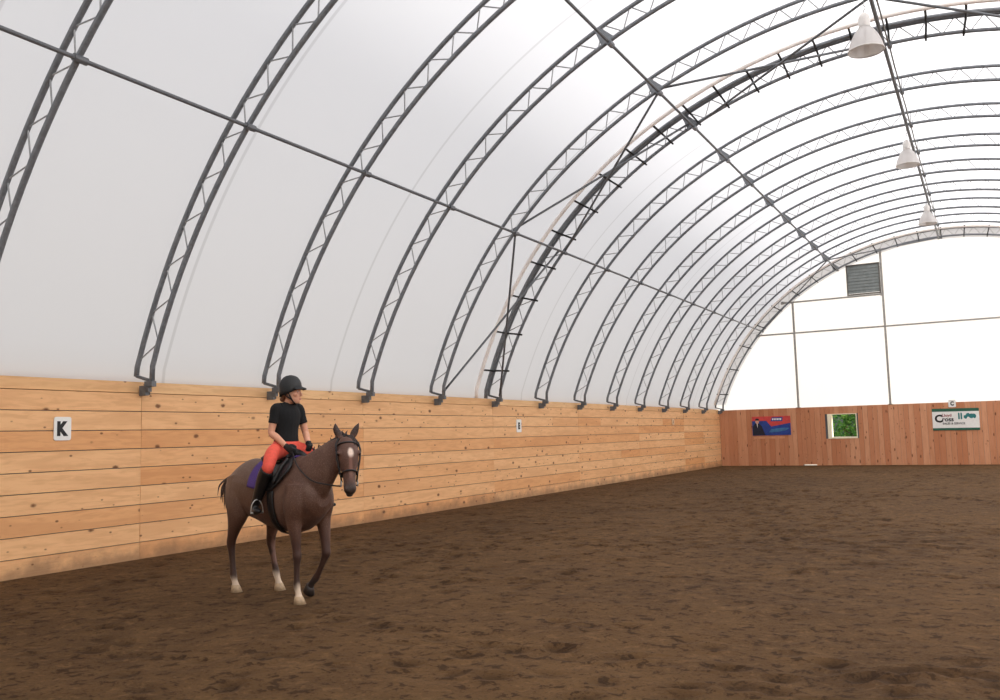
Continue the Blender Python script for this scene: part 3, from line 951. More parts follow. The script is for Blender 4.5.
PIV = V((1.08, .03, 1.60))
HEADM = Matrix.Translation(PIV + V((.02, .07, -.005))) @ Matrix.Rotation(math.radians(-28), 4, 'Z') @ Matrix.Diagonal((.94, 1.07, .94, 1)) @ Matrix.Translation(-PIV)
def build_horse():
    root = empty('horse'); root.matrix_world = HM
    tag(root, 'brown roan horse with a white star walking under the rider', 'horse')
    bm = bmesh.new()
    # trunk
    rings = []
    for x in np.linspace(-.83, .84, 46):
        rings.append([bm.verts.new(trunk_pt(float(x), 2 * PI * k / 28)) for k in range(28)])
    for a, b in zip(rings, rings[1:]):
        for k in range(28): bm.faces.new((a[k], a[(k + 1) % 28], b[(k + 1) % 28], b[k]))
    bm.faces.new(rings[0]); bm.faces.new(rings[-1][::-1])
    # neck
    limb(bm, [(.46, 0, 1.13, .17, .33), (.62, 0, 1.22, .155, .29), (.79, .025, 1.36, .115, .225), (.93, .065, 1.48, .09, .17), (1.05, .105, 1.56, .078, .125), (1.105, .115, 1.59, .07, .09)], 20, 6)
    # head
    hb_ = bmesh.new()
    hd = [(1.065, .03, 1.645, .062, .075), (1.10, .03, 1.59, .09, .115), (1.15, .03, 1.50, .103, .137), (1.185, .03, 1.415, .092, .135), (1.222, .03, 1.32, .070, .10), (1.255, .03, 1.225, .057, .078), (1.282, .03, 1.145, .058, .070), (1.297, .03, 1.10, .05, .055), (1.302, .03, 1.08, .03, .035)]
    limb(hb_, hd, 20, 6)
    for s in (-1, 1):
        ball(hb_, (1.225, .03 + s * .088, 1.505), (.035, .026, .03))      # brow over the eye
        ball(hb_, (1.12, .03 + s * .065, 1.42), (.085, .04, .10))         # cheek
        ball(hb_, (1.325, .03 + s * .033, 1.135), (.026, .022, .032))     # nostril
        # ear
        e = [(1.055, .03 + s * .055, 1.665, .030, .025), (1.058, .03 + s * .075, 1.715, .038, .022), (1.062, .03 + s * .098, 1.77, .030, .017), (1.068, .03 + s * (.125 if s > 0 else .100), 1.832, .006, .005)]
        limb(hb_, e, 10, 4)
    ball(hb_, (1.255, .03, 1.075), (.035, .035, .03))                     # chin
    bmesh.ops.transform(hb_, matrix=HEADM, verts=hb_.verts)
    tm = bpy.data.meshes.new('q'); hb_.to_mesh(tm); hb_.free(); bm.from_mesh(tm); bpy.data.meshes.remove(tm)
    # chest muscles
    for s in (-1, 1): ball(bm, (.71, s * .08, 1.05), (.13, .10, .17))
    # legs
    def fl(p):  limb(bm, p, 14, 6)
    fl([(.56, -.14, 1.18, .09, .17), (.57, -.165, 1.0, .10, .15), (.555, -.165, .84, .078, .10), (.57, -.155, .68, .056, .068), (.585, -.15, .53, .043, .048), (.592, -.15, .465, .044, .05), (.588, -.15, .39, .032, .036), (.585, -.15, .27, .027, .032), (.588, -.15, .175, .034, .04), (.607, -.15, .115, .030, .033), (.625, -.15, .055, .040, .042)])
    fl([(.58, .14, 1.18, .09, .17), (.60, .16, 1.0, .10, .15), (.60, .165, .84, .078, .10), (.635, .16, .68, .056, .068), (.665, .152, .535, .044, .05), (.672, .15, .475, .046, .052), (.635, .146, .40, .033, .037), (.575, .135, .29, .028, .033), (.525, .125, .21, .035, .04), (.475, .118, .165, .030, .034), (.44, .114, .115, .036, .038)])
    fl([(-.52, -.12, 1.25, .13, .24), (-.50, -.165, 1.05, .125, .22), (-.50, -.185, .88, .105, .165), (-.565, -.18, .73, .072, .10), (-.635, -.172, .60, .050, .068), (-.665, -.168, .52, .046, .062), (-.655, -.165, .42, .034, .043), (-.640, -.162, .29, .030, .036), (-.628, -.16, .18, .037, .043), (-.605, -.157, .115, .031, .036), (-.58, -.155, .055, .040, .042)])
    fl([(-.50, .12, 1.25, .13, .24), (-.42, .165, 1.05, .125, .22), (-.36, .185, .88, .105, .165), (-.385, .19, .73, .072, .10), (-.425, .195, .60, .050, .068), (-.44, .197, .52, .046, .062), (-.415, .197, .42, .034, .043), (-.370, .198, .29, .030, .036), (-.335, .2, .18, .037, .043), (-.305, .2, .115, .031, .036), (-.275, .2, .055, .040, .042)])
    me = remesh(bm, .0115, 3)
    # coat colours
    n = len(me.vertices); co = np.empty(n * 3, np.float32); me.vertices.foreach_get('co', co); co = co.reshape(-1, 3)
    S = lambda a, b, v: (lambda q: q * q * (3 - 2 * q))(np.clip((v - a) / (b - a), 0, 1))
    C = lambda r, g, b: np.array(srgb(r, g, b)[:3])
    base = np.tile(C(84, 54, 40), (n, 1))
    def blend(c, m): 
        nonlocal base
        m = np.clip(m, 0, 1)[:, None]; base = base * (1 - m) + c * m
    x, y, z = co.T
    hc = (np.array(HEADM.inverted())[:3, :3] @ co.T + np.array(HEADM.inverted())[:3, 3:4]); hx, hy, hz = hc
    nzv = vnoise(x + 3 * y, z + y, 6, 5) + .6 * vnoise(x - y, z, 14, 6)
    blend(C(98, 74, 59), S(-.1, -.5, x) * S(.75, 1.2, z))               # greyer rump
    blend(C(64, 36, 24), S(.80, .55, z))                                   # legs redder and darker
    blend(C(52, 30, 20), S(.55, .40, z) * .8)
    blend(C(80, 48, 35), S(.9, 1.05, x) * S(1.0, 1.2, z))                 # head
    blend(C(48, 36, 33), S(1.24, 1.14, hz) * S(1.1, 1.2, hx))                # muzzle
    blend(C(50, 32, 27), S(1.675, 1.72, hz) * S(.95, 1.0, hx))                # ears
    blend(C(106, 80, 65), np.clip(nzv, 0, 1) * S(.7, .9, z) * .9)
    star = S(.032, .014, np.hypot((hy - .035) * 1.0, (hz - 1.51) * .6) + nzv * .014) * S(1.22, 1.25, hx)
    blend(C(228, 206, 190), star)
    blend(C(140, 96, 82), S(.022, .008, np.abs(hy - .035)) * S(1.2, 1.3, hz) * S(1.5, 1.46, hz) * S(1.25, 1.27, hx) * .5)
    rf = (x > .3) & (y < 0); lf = (x > .2) & (y > 0)
    sock = S(.21, .12, z + nzv * .05)
    blend(C(214, 192, 168), sock * (~lf) * .95)
    blend(C(44, 34, 30), S(.24, .16, z) * lf)
    lite = S(.9, .55, z) * S(.12, .3, z) * (lf | ((x < 0) & (y > 0))) * S(.10, .2, y + .0) * S(-.1, .1, nzv)
    blend(C(150, 108, 92), lite * .45)
    ca = me.color_attributes.new('Col', 'FLOAT_COLOR', 'POINT')
    ca.data.foreach_set('color', np.concatenate([base, np.ones((n, 1))], 1).astype(np.float32).ravel())
    ra = me.attributes.new('roan', 'FLOAT', 'POINT'); ra.data.foreach_set('value', (S(.55, .8, z) * (1 - .5 * S(.95, 1.05, x))).astype(np.float32))
    link('body', me, M['hide'], root, True)
    # hooves
    def hoof(c, pitch, mat):
        bm = bmesh.new(); N = 18
        rows = []
        for (z, r, dx) in ((.075, .040, -.012), (.06, .045, -.006), (.0, .062, .012)):
            rows.append([bm.verts.new((dx + r * 1.08 * math.cos(2 * PI * k / N), r * math.sin(2 * PI * k / N), z)) for k in range(N)])
        for a, b in zip(rows, rows[1:]):
            for k in range(N): bm.faces.new((a[k], a[(k + 1) % N], b[(k + 1) % N], b[k]))
        bm.faces.new(rows[0]); bm.faces.new(rows[-1][::-1])
        bmesh.ops.transform(bm, matrix=Matrix.Translation(c) @ Matrix.Rotation(pitch, 4, 'Y'), verts=bm.verts)
        obj('hoof', bm, mat, root, True)
    hoof((.628, -.15, 0.0), 0, M['hoof_pale']); hoof((-.578, -.155, 0), 0, M['hoof_pale']); hoof((-.272, .2, 0), 0, M['hoof_pale'])
    hoof((.405, .112, .062), .62, M['hoof_dark'])
    # eyes
    for s in (-1, 1):
        bm = bmesh.new(); ball(bm, (1.236, .03 + s * .099, 1.498), (.017, .013, .017), 12); bmesh.ops.transform(bm, matrix=HEADM, verts=bm.verts); obj('eye', bm, M['eye'], root, True)
    # mane: locks along the crest, falling to the left, a few flying up
    bm = bmesh.new(); rr = random.Random(3)
    limb(bm, [(.60, .0, 1.455, .018, .02), (.79, .03, 1.555, .022, .03), (.93, .07, 1.625, .022, .032), (1.03, .105, 1.672, .02, .03), (1.07, .105, 1.685, .015, .02)], 10, 5)
    for k in range(300):
        f = rr.random()
        x = .62 + f * .46; zc = np.interp(x, [.62, .79, .93, 1.04, 1.08], [1.475, 1.545, 1.61, 1.665, 1.68]); yc = .115 * f
        L = rr.uniform(.05, .13); up = rr.random() < .22
        d = V((rr.uniform(-.5, .1), rr.uniform(-.2, .5) if up else rr.uniform(.5, 1.0), rr.uniform(.5, .9) if up else rr.uniform(-.7, -.1))).normalized()
        p = V((x, yc, zc - .02))
        tube(bm, [p, p + d * (L * .4) + V((0, 0, .015)), p + d * L * .75 + V((0, 0, -.01)), p + d * L + V((0, .01, -.02))], [.010, .009, .006, .001], 5)
    for k in range(14):   # forelock
        p = HEADM @ V((1.09, .03 + rr.uniform(-.03, .03), 1.68)); d = V((.40, rr.uniform(-.35, .1), -.5))
        tube(bm, [p, p + V((.05, 0, .01)), p + V((.09, 0, -.03)) + d * .03, p + V((.09, 0, -.03)) + d * rr.uniform(.06, .14)], [.009, .009, .006, .001], 5)
    obj('mane', bm, M['hair_dark'], root, True)
    # tail
    bm = bmesh.new()
    for k in range(120):
        a = rr.uniform(0, 2 * PI); q = rr.random() ** .5 * .035
        L = rr.uniform(.22, .42)
        ox, oy = math.cos(a) * q, math.sin(a) * q
        p0 = V((-.765 + ox * .4, oy, 1.285 + ox * .5))
        spread = rr.uniform(.4, 1.5)
        sw = rr.uniform(-.125, .0)
        P_ = [p0, p0 + V((-.060 + ox, oy + sw * .3, -.035)), V((-.872 + ox * 1.6, oy * 1.8 * spread + sw, 1.27 - L * .45)), V((-.85 + ox * 2 * spread, oy * 2.6 * spread + sw * 1.1, 1.28 - L))]
        tube(bm, [q[:3] for q in catmull([tuple(q) + (0,) for q in P_], 4)], [.012, .013, .013, .013, .013, .012, .012, .011, .010, .008, .006, .004, .001], 5)
    obj('tail', bm, M['tail_hair'], root, True)
build_horse()

def world_empty(name, label, cat):
    o = empty(name); o.matrix_world = HM; return tag(o, label, cat)

# ------------------------------------------------------------------ tack
def sheet(bm, f, us, vs, th):
    """solid curved sheet; f(u,v,off)->point"""
    g0 = [[bm.verts.new(f(u, v, 0)) for v in vs] for u in us]
    g1 = [[bm.verts.new(f(u, v, th)) for v in vs] for u in us]
    nu, nv = len(us), len(vs)
    for i in range(nu - 1):
        for j in range(nv - 1):
            bm.faces.new((g0[i][j], g0[i + 1][j], g0[i + 1][j + 1], g0[i][j + 1]))
            bm.faces.new((g1[i][j], g1[i][j + 1], g1[i + 1][j + 1], g1[i + 1][j]))
    for i in range(nu - 1):
        bm.faces.new((g0[i][0], g1[i][0], g1[i + 1][0], g0[i + 1][0])); bm.faces.new((g0[i][-1], g0[i + 1][-1], g1[i + 1][-1], g1[i][-1]))
    for j in range(nv - 1):
        bm.faces.new((g0[0][j], g0[0][j + 1], g1[0][j + 1], g1[0][j])); bm.faces.new((g0[-1][j], g1[-1][j], g1[-1][j + 1], g0[-1][j + 1]))
lin = lambda a, b, n: [a + (b - a) * k / (n - 1) for k in range(n)]

bm = bmesh.new()
sheet(bm, lambda u, v, t: trunk_pt(-.20 + u * .58 + .05 * abs(v), v * (1.26 + .09 * math.cos(u * PI)), .014 + t), lin(0, 1, 22), lin(-1, 1, 41), .014)
o = obj('saddle_pad', bm, M['pad'], None, True); o.matrix_world = HM
tag(o, 'purple saddle pad lying on the horse back under the black saddle', 'saddle pad')

sad = world_empty('saddle', 'black leather riding saddle under the rider on the purple pad', 'saddle')
bm = bmesh.new()   # seat: dipped middle, raised pommel and cantle
sheet(bm, lambda u, v, t: trunk_pt(-.13 + u * .50, v * .42, .032 + t * (1 + 1.0 * (2 * u - 1) ** 2 * (1 - .5 * abs(v)))), lin(0, 1, 18), lin(-1, 1, 17), .035)
obj('seat', bm, M['leather'], sad, True)
for s in (-1, 1):
    bm = bmesh.new()
    def fx(u, v, t):
        a = .40 + v * .98
        wd = .20 + .10 * math.sin(PI * min(1, v * 1.0 + .12))
        x = .24 + .09 * v * (1 - v) * 2 + (u - .5) * wd * 2 * (1 if v < .86 else (1 - (v - .86) / .14 * .45)) * .8
        return trunk_pt(x, s * a, .030 + t)
    sheet(bm, fx, lin(0, 1, 14), lin(0, 1, 18), .008)
    obj('flap', bm, M['leather'], sad, True)
    bm = bmesh.new()   # knee roll
    limb(bm, [tuple(trunk_pt(.42 - .02 * k, s * (.55 + .22 * k), .05)) + (.022, .022) for k in range(4)], 10, 4)
    obj('knee_roll', bm, M['leather'], sad, True)
bm = bmesh.new()
sheet(bm, lambda u, v, t: trunk_pt(.30 + (u - .5) * .085, PI + v * 1.75, .012 + t), lin(0, 1, 4), lin(-1, 1, 50), .012)
obj('girth', bm, M['leather'], sad, True)
FOOTP = {-1: (V((.115, -.35, .965)), V((.255, -.39, .93))), 1: (V((.20, .405, .955)), V((.35, .475, .935)))}
for s in (-1, 1):
    an, toe = FOOTP[s]
    ball_ = an.lerp(toe, .62) - V((0, 0, .035))
    top = trunk_pt(.25, s * .95, .045)
    bm = bmesh.new()
    hang = ball_ + V((0, 0, .145))
    pts = [top, top.lerp(hang, .5) + V((0, s * .02, 0)), hang]
    for d in (-.014, .014):
        pass
    sheet(bm, lambda u, v, t: (lambda p: p + V(((u - .5) * .026, s * t, 0)))(top.lerp(hang, v) + V((0, s * .03 * math.sin(PI * v), 0))), lin(0, 1, 2), lin(0, 1, 8), .005)
    obj('stirrup_leather', bm, M['leather'], sad)
    bm = bmesh.new()
    lat = (toe - an).cross(V((0, 0, 1))).normalized()
    arc = [ball_ + lat * (.062 * math.cos(PI * k / 16)) + V((0, 0, .02 + .115 * math.sin(PI * k / 16))) for k in range(17)]
    tube(bm, [ball_ - lat * 0 + lat * .062 + V((0, 0, .0))] + arc + [ball_ - lat * .062], .0055, 8)
    tube(bm, [ball_ + lat * .066, ball_ - lat * .066], .010, 8)
    obj('stirrup_iron', bm, M['metal'], sad, True)

bri = world_empty('bridle', 'black leather bridle with reins on the horse head', 'bridle')
HY = .03
def head_ring(t, grow, tilt=0.0, n=28):
    """ring round the head at fraction t of its axis"""
    S_ = [(1.065, 1.645, .062, .075), (1.10, 1.59, .09, .115), (1.15, 1.50, .103, .137), (1.185, 1.415, .092, .135), (1.222, 1.32, .070, .10), (1.255, 1.225, .057, .078), (1.282, 1.145, .058, .070)]
    f = t * (len(S_) - 1); i = min(int(f), len(S_) - 2); g = f - i
    x, z, a, b = [S_[i][k] * (1 - g) + S_[i + 1][k] * g for k in range(4)]
    ax = V((.217, 0, -.50)).normalized(); u = V((.50, 0, .217)).normalized()   # u points to the face side
    out = []
    for k in range(n + 1):
        an = 2 * PI * k / n
        out.append(V((x, HY, z)) + V((0, 1, 0)) * ((a + grow) * math.cos(an)) + u * ((b + grow) * math.sin(an)) + ax * (tilt * math.sin(an)))
    return out
def strap(nm, pts, r=.009, mat='leather', onhead=True):
    bm = bmesh.new(); tube(bm, [HEADM @ p for p in pts] if onhead else pts, r, 6); obj(nm, bm, M[mat], bri, True)
strap('noseband', head_ring(.72, .006), .009)
strap('browband', [p for p in head_ring(.20, .008)][0:15], .010)
strap('crownpiece', [V((1.20, HY - .112, 1.53)), V((1.13, HY - .108, 1.60)), V((1.06, HY - .07, 1.67)), V((1.045, HY, 1.70)), V((1.06, HY + .07, 1.67)), V((1.13, HY + .108, 1.60)), V((1.20, HY + .112, 1.53))], .010)
strap('throat_latch', [V((1.10, HY - .105, 1.60)), V((1.06, HY - .09, 1.48)), V((1.04, HY - .03, 1.40)), V((1.04, HY + .03, 1.40)), V((1.06, HY + .09, 1.48)), V((1.10, HY + .105, 1.60))], .007)
for s in (-1, 1):
    strap('cheekpiece', [V((1.20, HY + s * .112, 1.53)), V((1.20, HY + s * .107, 1.44)), V((1.225, HY + s * .085, 1.32)), V((1.24, HY + s * .068, 1.20))], .009)
    c = V((1.245, HY + s * .072, 1.185))
    strap('bit_ring', [c + V((.03 * math.cos(2 * PI * k / 18), s * .004, .03 * math.sin(2 * PI * k / 18))) for k in range(19)], .005, 'metal')
HANDP = {-1: V((.43, -.10, 1.535)), 1: V((.455, .115, 1.57))}
for s in (-1, 1):
    h = HANDP[s]; b = HEADM @ V((1.245, HY + s * .076, 1.16))
    side = s * .20
    pts = catmull([tuple(h), tuple(h.lerp(b, .25) + V((0, s * .075, -.065))), tuple(h.lerp(b, .55) + V((0, s * .085, -.10))), tuple(h.lerp(b, .82) + V((0, s * .03, -.05))), tuple(b)], 6)
    strap('rein', [V(p) for p in pts], .0075, 'leather', False)

# ------------------------------------------------------------------ the rider
per = world_empty('person', 'rider in black helmet, black tee and coral breeches on the horse', 'person')
RX = .18
HC = V((.245, .015, 2.165)); HYAW = math.radians(33)      # head centre, head turned to the left
HMAT = Matrix.Translation(HC) @ Matrix.Rotation(HYAW, 4, 'Z')
def hp(x, y, z): return HMAT @ V((x, y, z))
SHR, SHL = V((.195, -.142, 1.985)), V((.195, .142, 1.985))
ELR, ELL = V((.175, -.185, 1.735)), V((.215, .215, 1.73))
WRR, WRL = V((.355, -.115, 1.58)), V((.385, .135, 1.605))
KNR, KNL = V((.325, -.315, 1.385)), V((.33, .325, 1.345))

def arm(bm, sh, el, wr, g=0.0, upto=1.0, hand=None):
    a = [tuple(sh + V((0, 0, .0))) + (.050 + g, .052 + g), tuple(sh.lerp(el, .45)) + (.043 + g, .045 + g), tuple(el) + (.036 + g, .038 + g)]
    if upto >= 1:
        a += [tuple(el.lerp(wr, .35)) + (.037, .038), tuple(wr) + (.023, .026), tuple(wr.lerp(hand, .5)) + (.014, .020)]
    limb(bm, a, 14, 6, side=V((0, 1, 0)))
def head_shape(bm):
    # cranium, face, jaw
    def sec(z, xc, hx, hy): p = hp(xc, 0, z); return (p, hx, hy)
    prof_ = [(-.125, .058, .030, .028), (-.108, .045, .052, .044), (-.08, .028, .074, .056), (-.045, .014, .088, .064), (0.0, .004, .096, .071), (.045, -.004, .098, .075), (.09, -.008, .088, .068), (.12, -.010, .060, .048), (.133, -.010, .02, .018)]
    S_ = catmull(prof_, 4); N = 24; rings = []
    for z, xc, hx, hy in S_:
        rings.append([bm.verts.new(hp(xc + hx * math.cos(2 * PI * k / N), hy * math.sin(2 * PI * k / N) * (1 - .10 * math.cos(2 * PI * k / N)), z)) for k in range(N)])
    for a, b in zip(rings, rings[1:]):
        for k in range(N): bm.faces.new((a[k], a[(k + 1) % N], b[(k + 1) % N], b[k]))
    bm.faces.new(rings[0][::-1]); bm.faces.new(rings[-1])
    def hb(x, y, z, r): 
        b2 = bmesh.new(); ball(b2, (0, 0, 0), r, 12)
        bmesh.ops.transform(b2, matrix=HMAT @ Matrix.Translation((x, y, z)), verts=b2.verts)
        me = bpy.data.meshes.new('q'); b2.to_mesh(me); b2.free(); bm.from_mesh(me); bpy.data.meshes.remove(me)
    limb(bm, [tuple(hp(.094, 0, .012)) + (.009, .010), tuple(hp(.107, 0, -.015)) + (.011, .012), tuple(hp(.117, 0, -.034)) + (.016, .014), tuple(hp(.108, 0, -.046)) + (.013, .010)], 10, 4, side=HMAT.to_3x3() @ V((0, 1, 0)))
    hb(.094, 0, -.072, (.012, .022, .007)); hb(.092, 0, -.084, (.012, .020, .008))   # lips
    hb(.082, 0, -.108, (.020, .022, .018))                                            # chin
    for s in (-1, 1):
        hb(.076, s * .035, .022, (.022, .022, .010)); hb(.064, s * .045, -.03, (.026, .022, .024))
        hb(.0, s * .073, -.012, (.020, .010, .032))                                   # ear
def torso_secs(g, z0):
    S_ = [(.165, 1.50, .150, .105), (.170, 1.58, .158, .112), (.175, 1.66, .135, .10), (.180, 1.75, .128, .098), (.190, 1.86, .138, .108), (.194, 1.94, .148, .102), (.192, 1.995, .125, .082), (.186, 2.045, .075, .058)]
    return [(x, 0, z, a + g, b + g) for x, z, a, b in S_ if z >= z0]
def leg_secs(s, g):
    kn = KNR if s < 0 else KNL; an, toe = FOOTP[s]
    hip = V((.17, s * .09, 1.55))
    mid = hip.lerp(kn, .5) + V((.02, s * .035, .03))
    return [tuple(hip) + (.088 + g, .095 + g), tuple(mid) + (.070 + g, .088 + g), tuple(kn) + (.054 + g, .062 + g), tuple(kn.lerp(an, .3) + V((-.012, 0, 0))) + (.054 + g, .066 + g), tuple(kn.lerp(an, .7)) + (.042 + g, .050 + g), tuple(an) + (.029 + g, .032 + g)]
bm = bmesh.new()
head_shape(bm)
limb(bm, [(.188, 0, 2.0, .062, .06), (.205, 0.005, 2.045, .047, .050), tuple(hp(-.012, 0, -.075)) + (.046, .05), tuple(hp(-.01, 0, -.02)) + (.045, .05)], 16, 5)
limb(bm, torso_secs(-.014, 1.5), 20, 5)
arm(bm, SHR, ELR, WRR, 0, 1, HANDP[-1]); arm(bm, SHL, ELL, WRL, 0, 1, HANDP[1])
for s in (-1, 1):
    limb(bm, leg_secs(s, -.010), 14, 5)
    an, toe = FOOTP[s]; limb(bm, [tuple(an) + (.022, .024), tuple(an.lerp(toe, .5) - V((0, 0, .025))) + (.022, .014), tuple(toe - V((0, 0, .004))) + (.018, .010)], 12, 4)
# hands inside the gloves: palm, four curled fingers and a thumb
def hand(bm, s, g):
    wr = WRR if s < 0 else WRL; h = HANDP[s]
    d = (h - wr).normalized(); up = V((0, 0, 1)); lat = d.cross(up).normalized(); up = lat.cross(d).normalized()
    inw = -lat if s < 0 else lat                     # toward the other hand
    inw = V((0, -s, 0)); inw = (inw - d * inw.dot(d)).normalized(); up = d.cross(inw).normalized() * (1 if d.cross(inw).z > 0 else -1)
    k0 = wr.lerp(h, .15)
    limb(bm, [tuple(wr - d * .02) + (.024 + g, .028 + g), tuple(wr + d * .035) + (.017 + g, .036 + g), tuple(wr + d * .075) + (.015 + g, .040 + g)], 12, 4, side=inw)
    for i, (o_, L) in enumerate(((.030, .92), (.010, 1.0), (-.010, .94), (-.029, .78))):
        b = wr + d * .078 + up * o_
        p = [b - d * .02, b + d * (.022 * L), b + d * (.036 * L) + inw * .020 - up * .002, b + d * (.020 * L) + inw * .038 - up * .004, b + d * .0 + inw * .040 - up * .004]
        limb(bm, [tuple(q) + (r_ + g, r_ + g) for q, r_ in zip(p, (.0095, .0095, .009, .0085, .0075))], 8, 3)
    b = wr + d * .03 + up * .032
    p = [b, b + d * .025 + up * .016 + inw * .014, b + d * .05 + up * .016 + inw * .026, b + d * .068 + up * .012 + inw * .032]
    limb(bm, [tuple(q) + (r_ + g, r_ + g) for q, r_ in zip(p, (.012, .011, .010, .008))], 8, 3)
for s in (-1, 1): hand(bm, s, -.0045)
link('body', remesh(bm, .0065, 2), M['skin'], per, True)
# face details
for s in (-1, 1):
    for nm, r, mt, dx in (('eye_white', (.008, .013, .0075), 'eyewhite', .0), ('iris', (.006, .006, .0062), 'eye', .0045)):
        b2 = bmesh.new(); ball(b2, (0, 0, 0), r, 12); bmesh.ops.transform(b2, matrix=HMAT @ Matrix.Translation((.0865 + dx, s * .032, .004)), verts=b2.verts)
        obj(nm, b2, M[mt], per, True)
bm = bmesh.new(); ball(bm, (0, 0, 0), (.006, .022, .0055), 12); ball(bm, (0, 0, -.010), (.006, .019, .006), 12)
bmesh.ops.transform(bm, matrix=HMAT @ Matrix.Translation((.1035, 0, -.073)), verts=bm.verts); obj('lips', bm, M['lips'], per, True)
# hair: low bun and strands at the nape
bm = bmesh.new()
for k in range(26):
    a = -1.25 + 2.5 * k / 25
    p0 = hp(-.075 * math.cos(a), .074 * math.sin(a), -.01)
    limb(bm, [tuple(p0) + (.012, .012), tuple(hp(-.094 * math.cos(a * .8), .060 * math.sin(a), -.045)) + (.012, .012), tuple(hp(-.088, .020 * math.sin(a), -.075)) + (.012, .010)], 6, 3)
b2 = hp(-.095, 0, -.078); ball(bm, tuple(b2), (.030, .034, .028))
obj('hair', bm, M['hair'], per, True)
# helmet
bm = bmesh.new(); N = 36
prof_h = [(-.02, 1.0), (0.0, 1.02), (.035, 1.02), (.07, .97), (.105, .86), (.135, .66), (.152, .42), (.160, .15)]
rings = []
for z, q in prof_h:
    ring = []
    for k in range(N):
        a = 2 * PI * k / N; c = math.cos(a)
        drop = (-.055 * max(0, -c) ** 1.2 - .025 * (1 - abs(c))) * (1 if z < 0 else .5 if z < .02 else 0) + (.035 * max(0, c) ** 1.5 if z < .02 else 0)
        ring.append(bm.verts.new(hp(-.008 + .122 * q * c, .097 * q * math.sin(a), .022 + z + drop)))
    rings.append(ring)
for a, b in zip(rings, rings[1:]):
    for k in range(N): bm.faces.new((a[k], a[(k + 1) % N], b[(k + 1) % N], b[k]))
bm.faces.new(rings[-1])
hel = obj('helmet', bm, M['helmet'], per, True)
md = hel.modifiers.new('thick', 'SOLIDIFY'); md.thickness = .012; md.offset = -1
bm = bmesh.new()   # visor
def vis(u, v, t):
    a = (u - .5) * 2.0
    r0 = V((-.008 + .118 * math.cos(a), .096 * math.sin(a), .052)); ext = .058 * math.cos(a * .75) ** 1.0 * v
    return hp(r0.x + ext * math.cos(a * .5), r0.y + ext * math.sin(a * .5), r0.z - .022 * v - .012 * abs(a) + t)
sheet(bm, vis, lin(0, 1, 18), lin(0, 1, 6), .007); obj('visor', bm, M['helmet'], hel, True)
bm = bmesh.new()
tube(bm, [hp(.0, -.088, .0), hp(.025, -.077, -.06), hp(.045, -.055, -.108), hp(.055, -.02, -.130), hp(.055, .02, -.130), hp(.045, .055, -.108), hp(.025, .077, -.06), hp(0, .088, 0)], .008, 6)
tube(bm, [hp(-.06, -.078, -.01), hp(-.01, -.082, -.055), hp(.035, -.068, -.085)], .007, 6); tube(bm, [hp(-.06, .078, -.01), hp(-.01, .082, -.055), hp(.035, .068, -.085)], .007, 6)
obj('chin_strap', bm, M['leather'], hel, True)
# tee shirt
bm = bmesh.new()
limb(bm, torso_secs(.004, 1.57), 20, 5)
for sh, el, s in ((SHR, ELR, -1), (SHL, ELL, 1)):
    limb(bm, [(.192, s * .07, 1.99, .066, .060), tuple(sh) + (.058, .060), tuple(sh.lerp(el, .35)) + (.054, .056), tuple(sh.lerp(el, .62)) + (.053, .055)], 14, 5, round_ends=False)
link('tee_shirt', remesh(bm, .008, 2), M['shirt'], per, True)
# breeches
bm = bmesh.new()
limb(bm, [(.165, 0, 1.485, .14, .105), (.168, 0, 1.54, .168, .125), (.172, 0, 1.60, .158, .120), (.176, 0, 1.645, .142, .110)], 20, 5, round_ends=False)
for s in (-1, 1):
    L_ = leg_secs(s, .006); limb(bm, L_[:3] + [tuple(np.array(L_[2]) * .75 + np.array(L_[3]) * .25)], 16, 6)
link('breeches', remesh(bm, .009, 2), M['breeches'], per, True)
# boots
for s in (-1, 1):
    kn = KNR if s < 0 else KNL; an, toe = FOOTP[s]
    bm = bmesh.new(); L_ = leg_secs(s, .012)
    k0 = kn.lerp(an, .10)
    limb(bm, [tuple(k0) + (.070, .080)] + L_[3:5] + [tuple(an) + (.043, .047), tuple(an + V((.004, 0, -.05))) + (.036, .042)], 16, 5, round_ends=False)
    d = (toe - an); d.normalize()
    heel = an - d * .035 - V((0, 0, .05))
    limb(bm, [tuple(heel) + (.032, .030), tuple(an + d * .03 - V((0, 0, .03))) + (.040, .052), tuple(an.lerp(toe, .6) - V((0, 0, .02))) + (.045, .036), tuple(toe) + (.036, .022), tuple(toe + d * .03 + V((0, 0, .002))) + (.018, .014)], 14, 5)
    box(bm, *(sorted((heel.x - .025, heel.x + .03))), heel.y - .025, heel.y + .025, heel.z - .045, heel.z)
    link('boot', remesh(bm, .007, 2), M['boot'], per, True)
# gloves
for s in (-1, 1):
    bm = bmesh.new(); hand(bm, s, .004)
    link('glove', remesh(bm, .0045, 1), M['glove'], per, True)

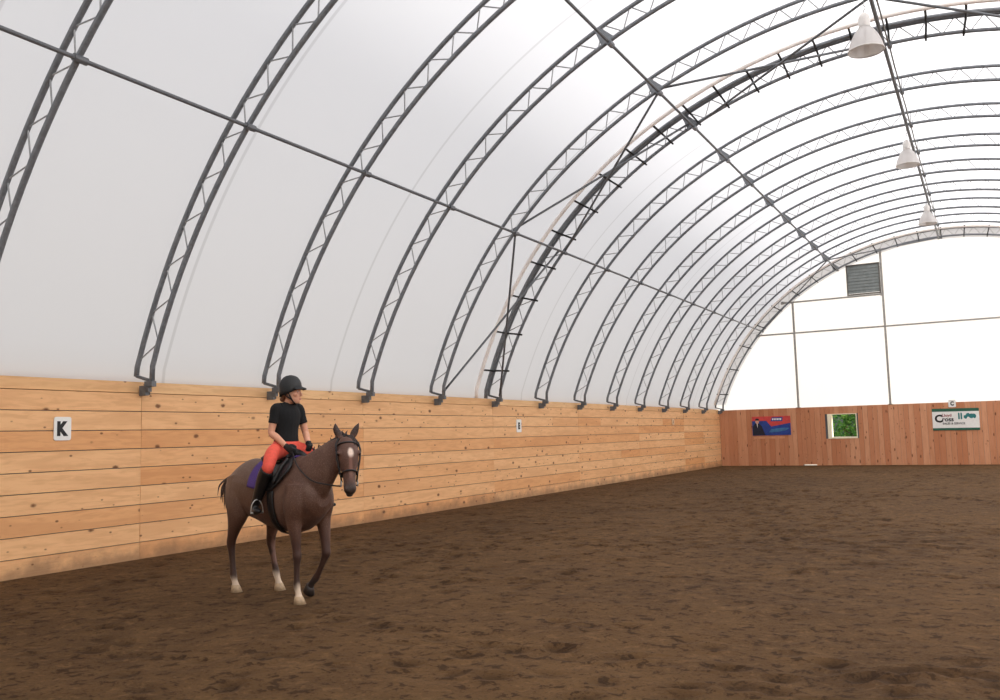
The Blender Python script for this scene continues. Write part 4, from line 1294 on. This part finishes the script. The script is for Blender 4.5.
# ------------------------------------------------------------------ light
wd = bpy.data.worlds.new('sky'); bpy.context.scene.world = wd; wd.use_nodes = True
nt = wd.node_tree; nt.nodes.clear()
out = nt.nodes.new('ShaderNodeOutputWorld'); bg = nt.nodes.new('ShaderNodeBackground')
tcn = nt.nodes.new('ShaderNodeTexCoord'); sp = nt.nodes.new('ShaderNodeSeparateXYZ'); rp = nt.nodes.new('ShaderNodeValToRGB')
mr = nt.nodes.new('ShaderNodeMapRange'); mr.inputs[1].default_value = -1; mr.inputs[2].default_value = 1
nt.links.new(tcn.outputs['Generated'], sp.inputs[0]); nt.links.new(sp.outputs[2], mr.inputs[0]); nt.links.new(mr.outputs[0], rp.inputs[0])
e = rp.color_ramp.elements
e[0].position = .49; e[0].color = (.22, .21, .20, 1); e[1].position = 1; e[1].color = (5.6, 5.5, 5.4, 1)
q = e.new(.76); q.color = (.95, .95, .95, 1)
q = e.new(.52); q.color = (.20, .21, .23, 1)
nt.links.new(rp.outputs[0], bg.inputs[0]); bg.inputs[1].default_value = .535
nt.links.new(bg.outputs[0], out.inputs[0])
sl = bpy.data.lights.new('sun', 'SUN'); sl.energy = 9.2; sl.angle = math.radians(6); sl.color = (1, .95, .88)
so = bpy.data.objects.new('sun', sl); COL.objects.link(so)
so.rotation_euler = V((-.74, -.30, -.62)).to_track_quat('-Z', 'Y').to_euler(); so.location = (30, 60, 60)

# ------------------------------------------------------------------ camera
yaw, pitch, roll, fpx = 0.50953141, 0.09765760, -0.02554570, 870.894
f = V((-math.sin(yaw) * math.cos(pitch), math.cos(yaw) * math.cos(pitch), math.sin(pitch)))
r = V((math.cos(yaw), math.sin(yaw), 0)); u = r.cross(f)
r2 = r * math.cos(roll) + u * math.sin(roll); u2 = -r * math.sin(roll) + u * math.cos(roll)
cam = bpy.data.cameras.new('camera'); cam.sensor_width = 36; cam.lens = fpx / 1000 * 36; cam.clip_end = 400
co_ = bpy.data.objects.new('camera', cam); COL.objects.link(co_)
co_.matrix_world = Matrix(((r2.x, u2.x, -f.x, 10.54172), (r2.y, u2.y, -f.y, 0), (r2.z, u2.z, -f.z, 1.6), (0, 0, 0, 1)))
sc = bpy.context.scene
sc.camera = co_
sc.view_settings.view_transform = 'Standard'
sc.view_settings.exposure = 0.0
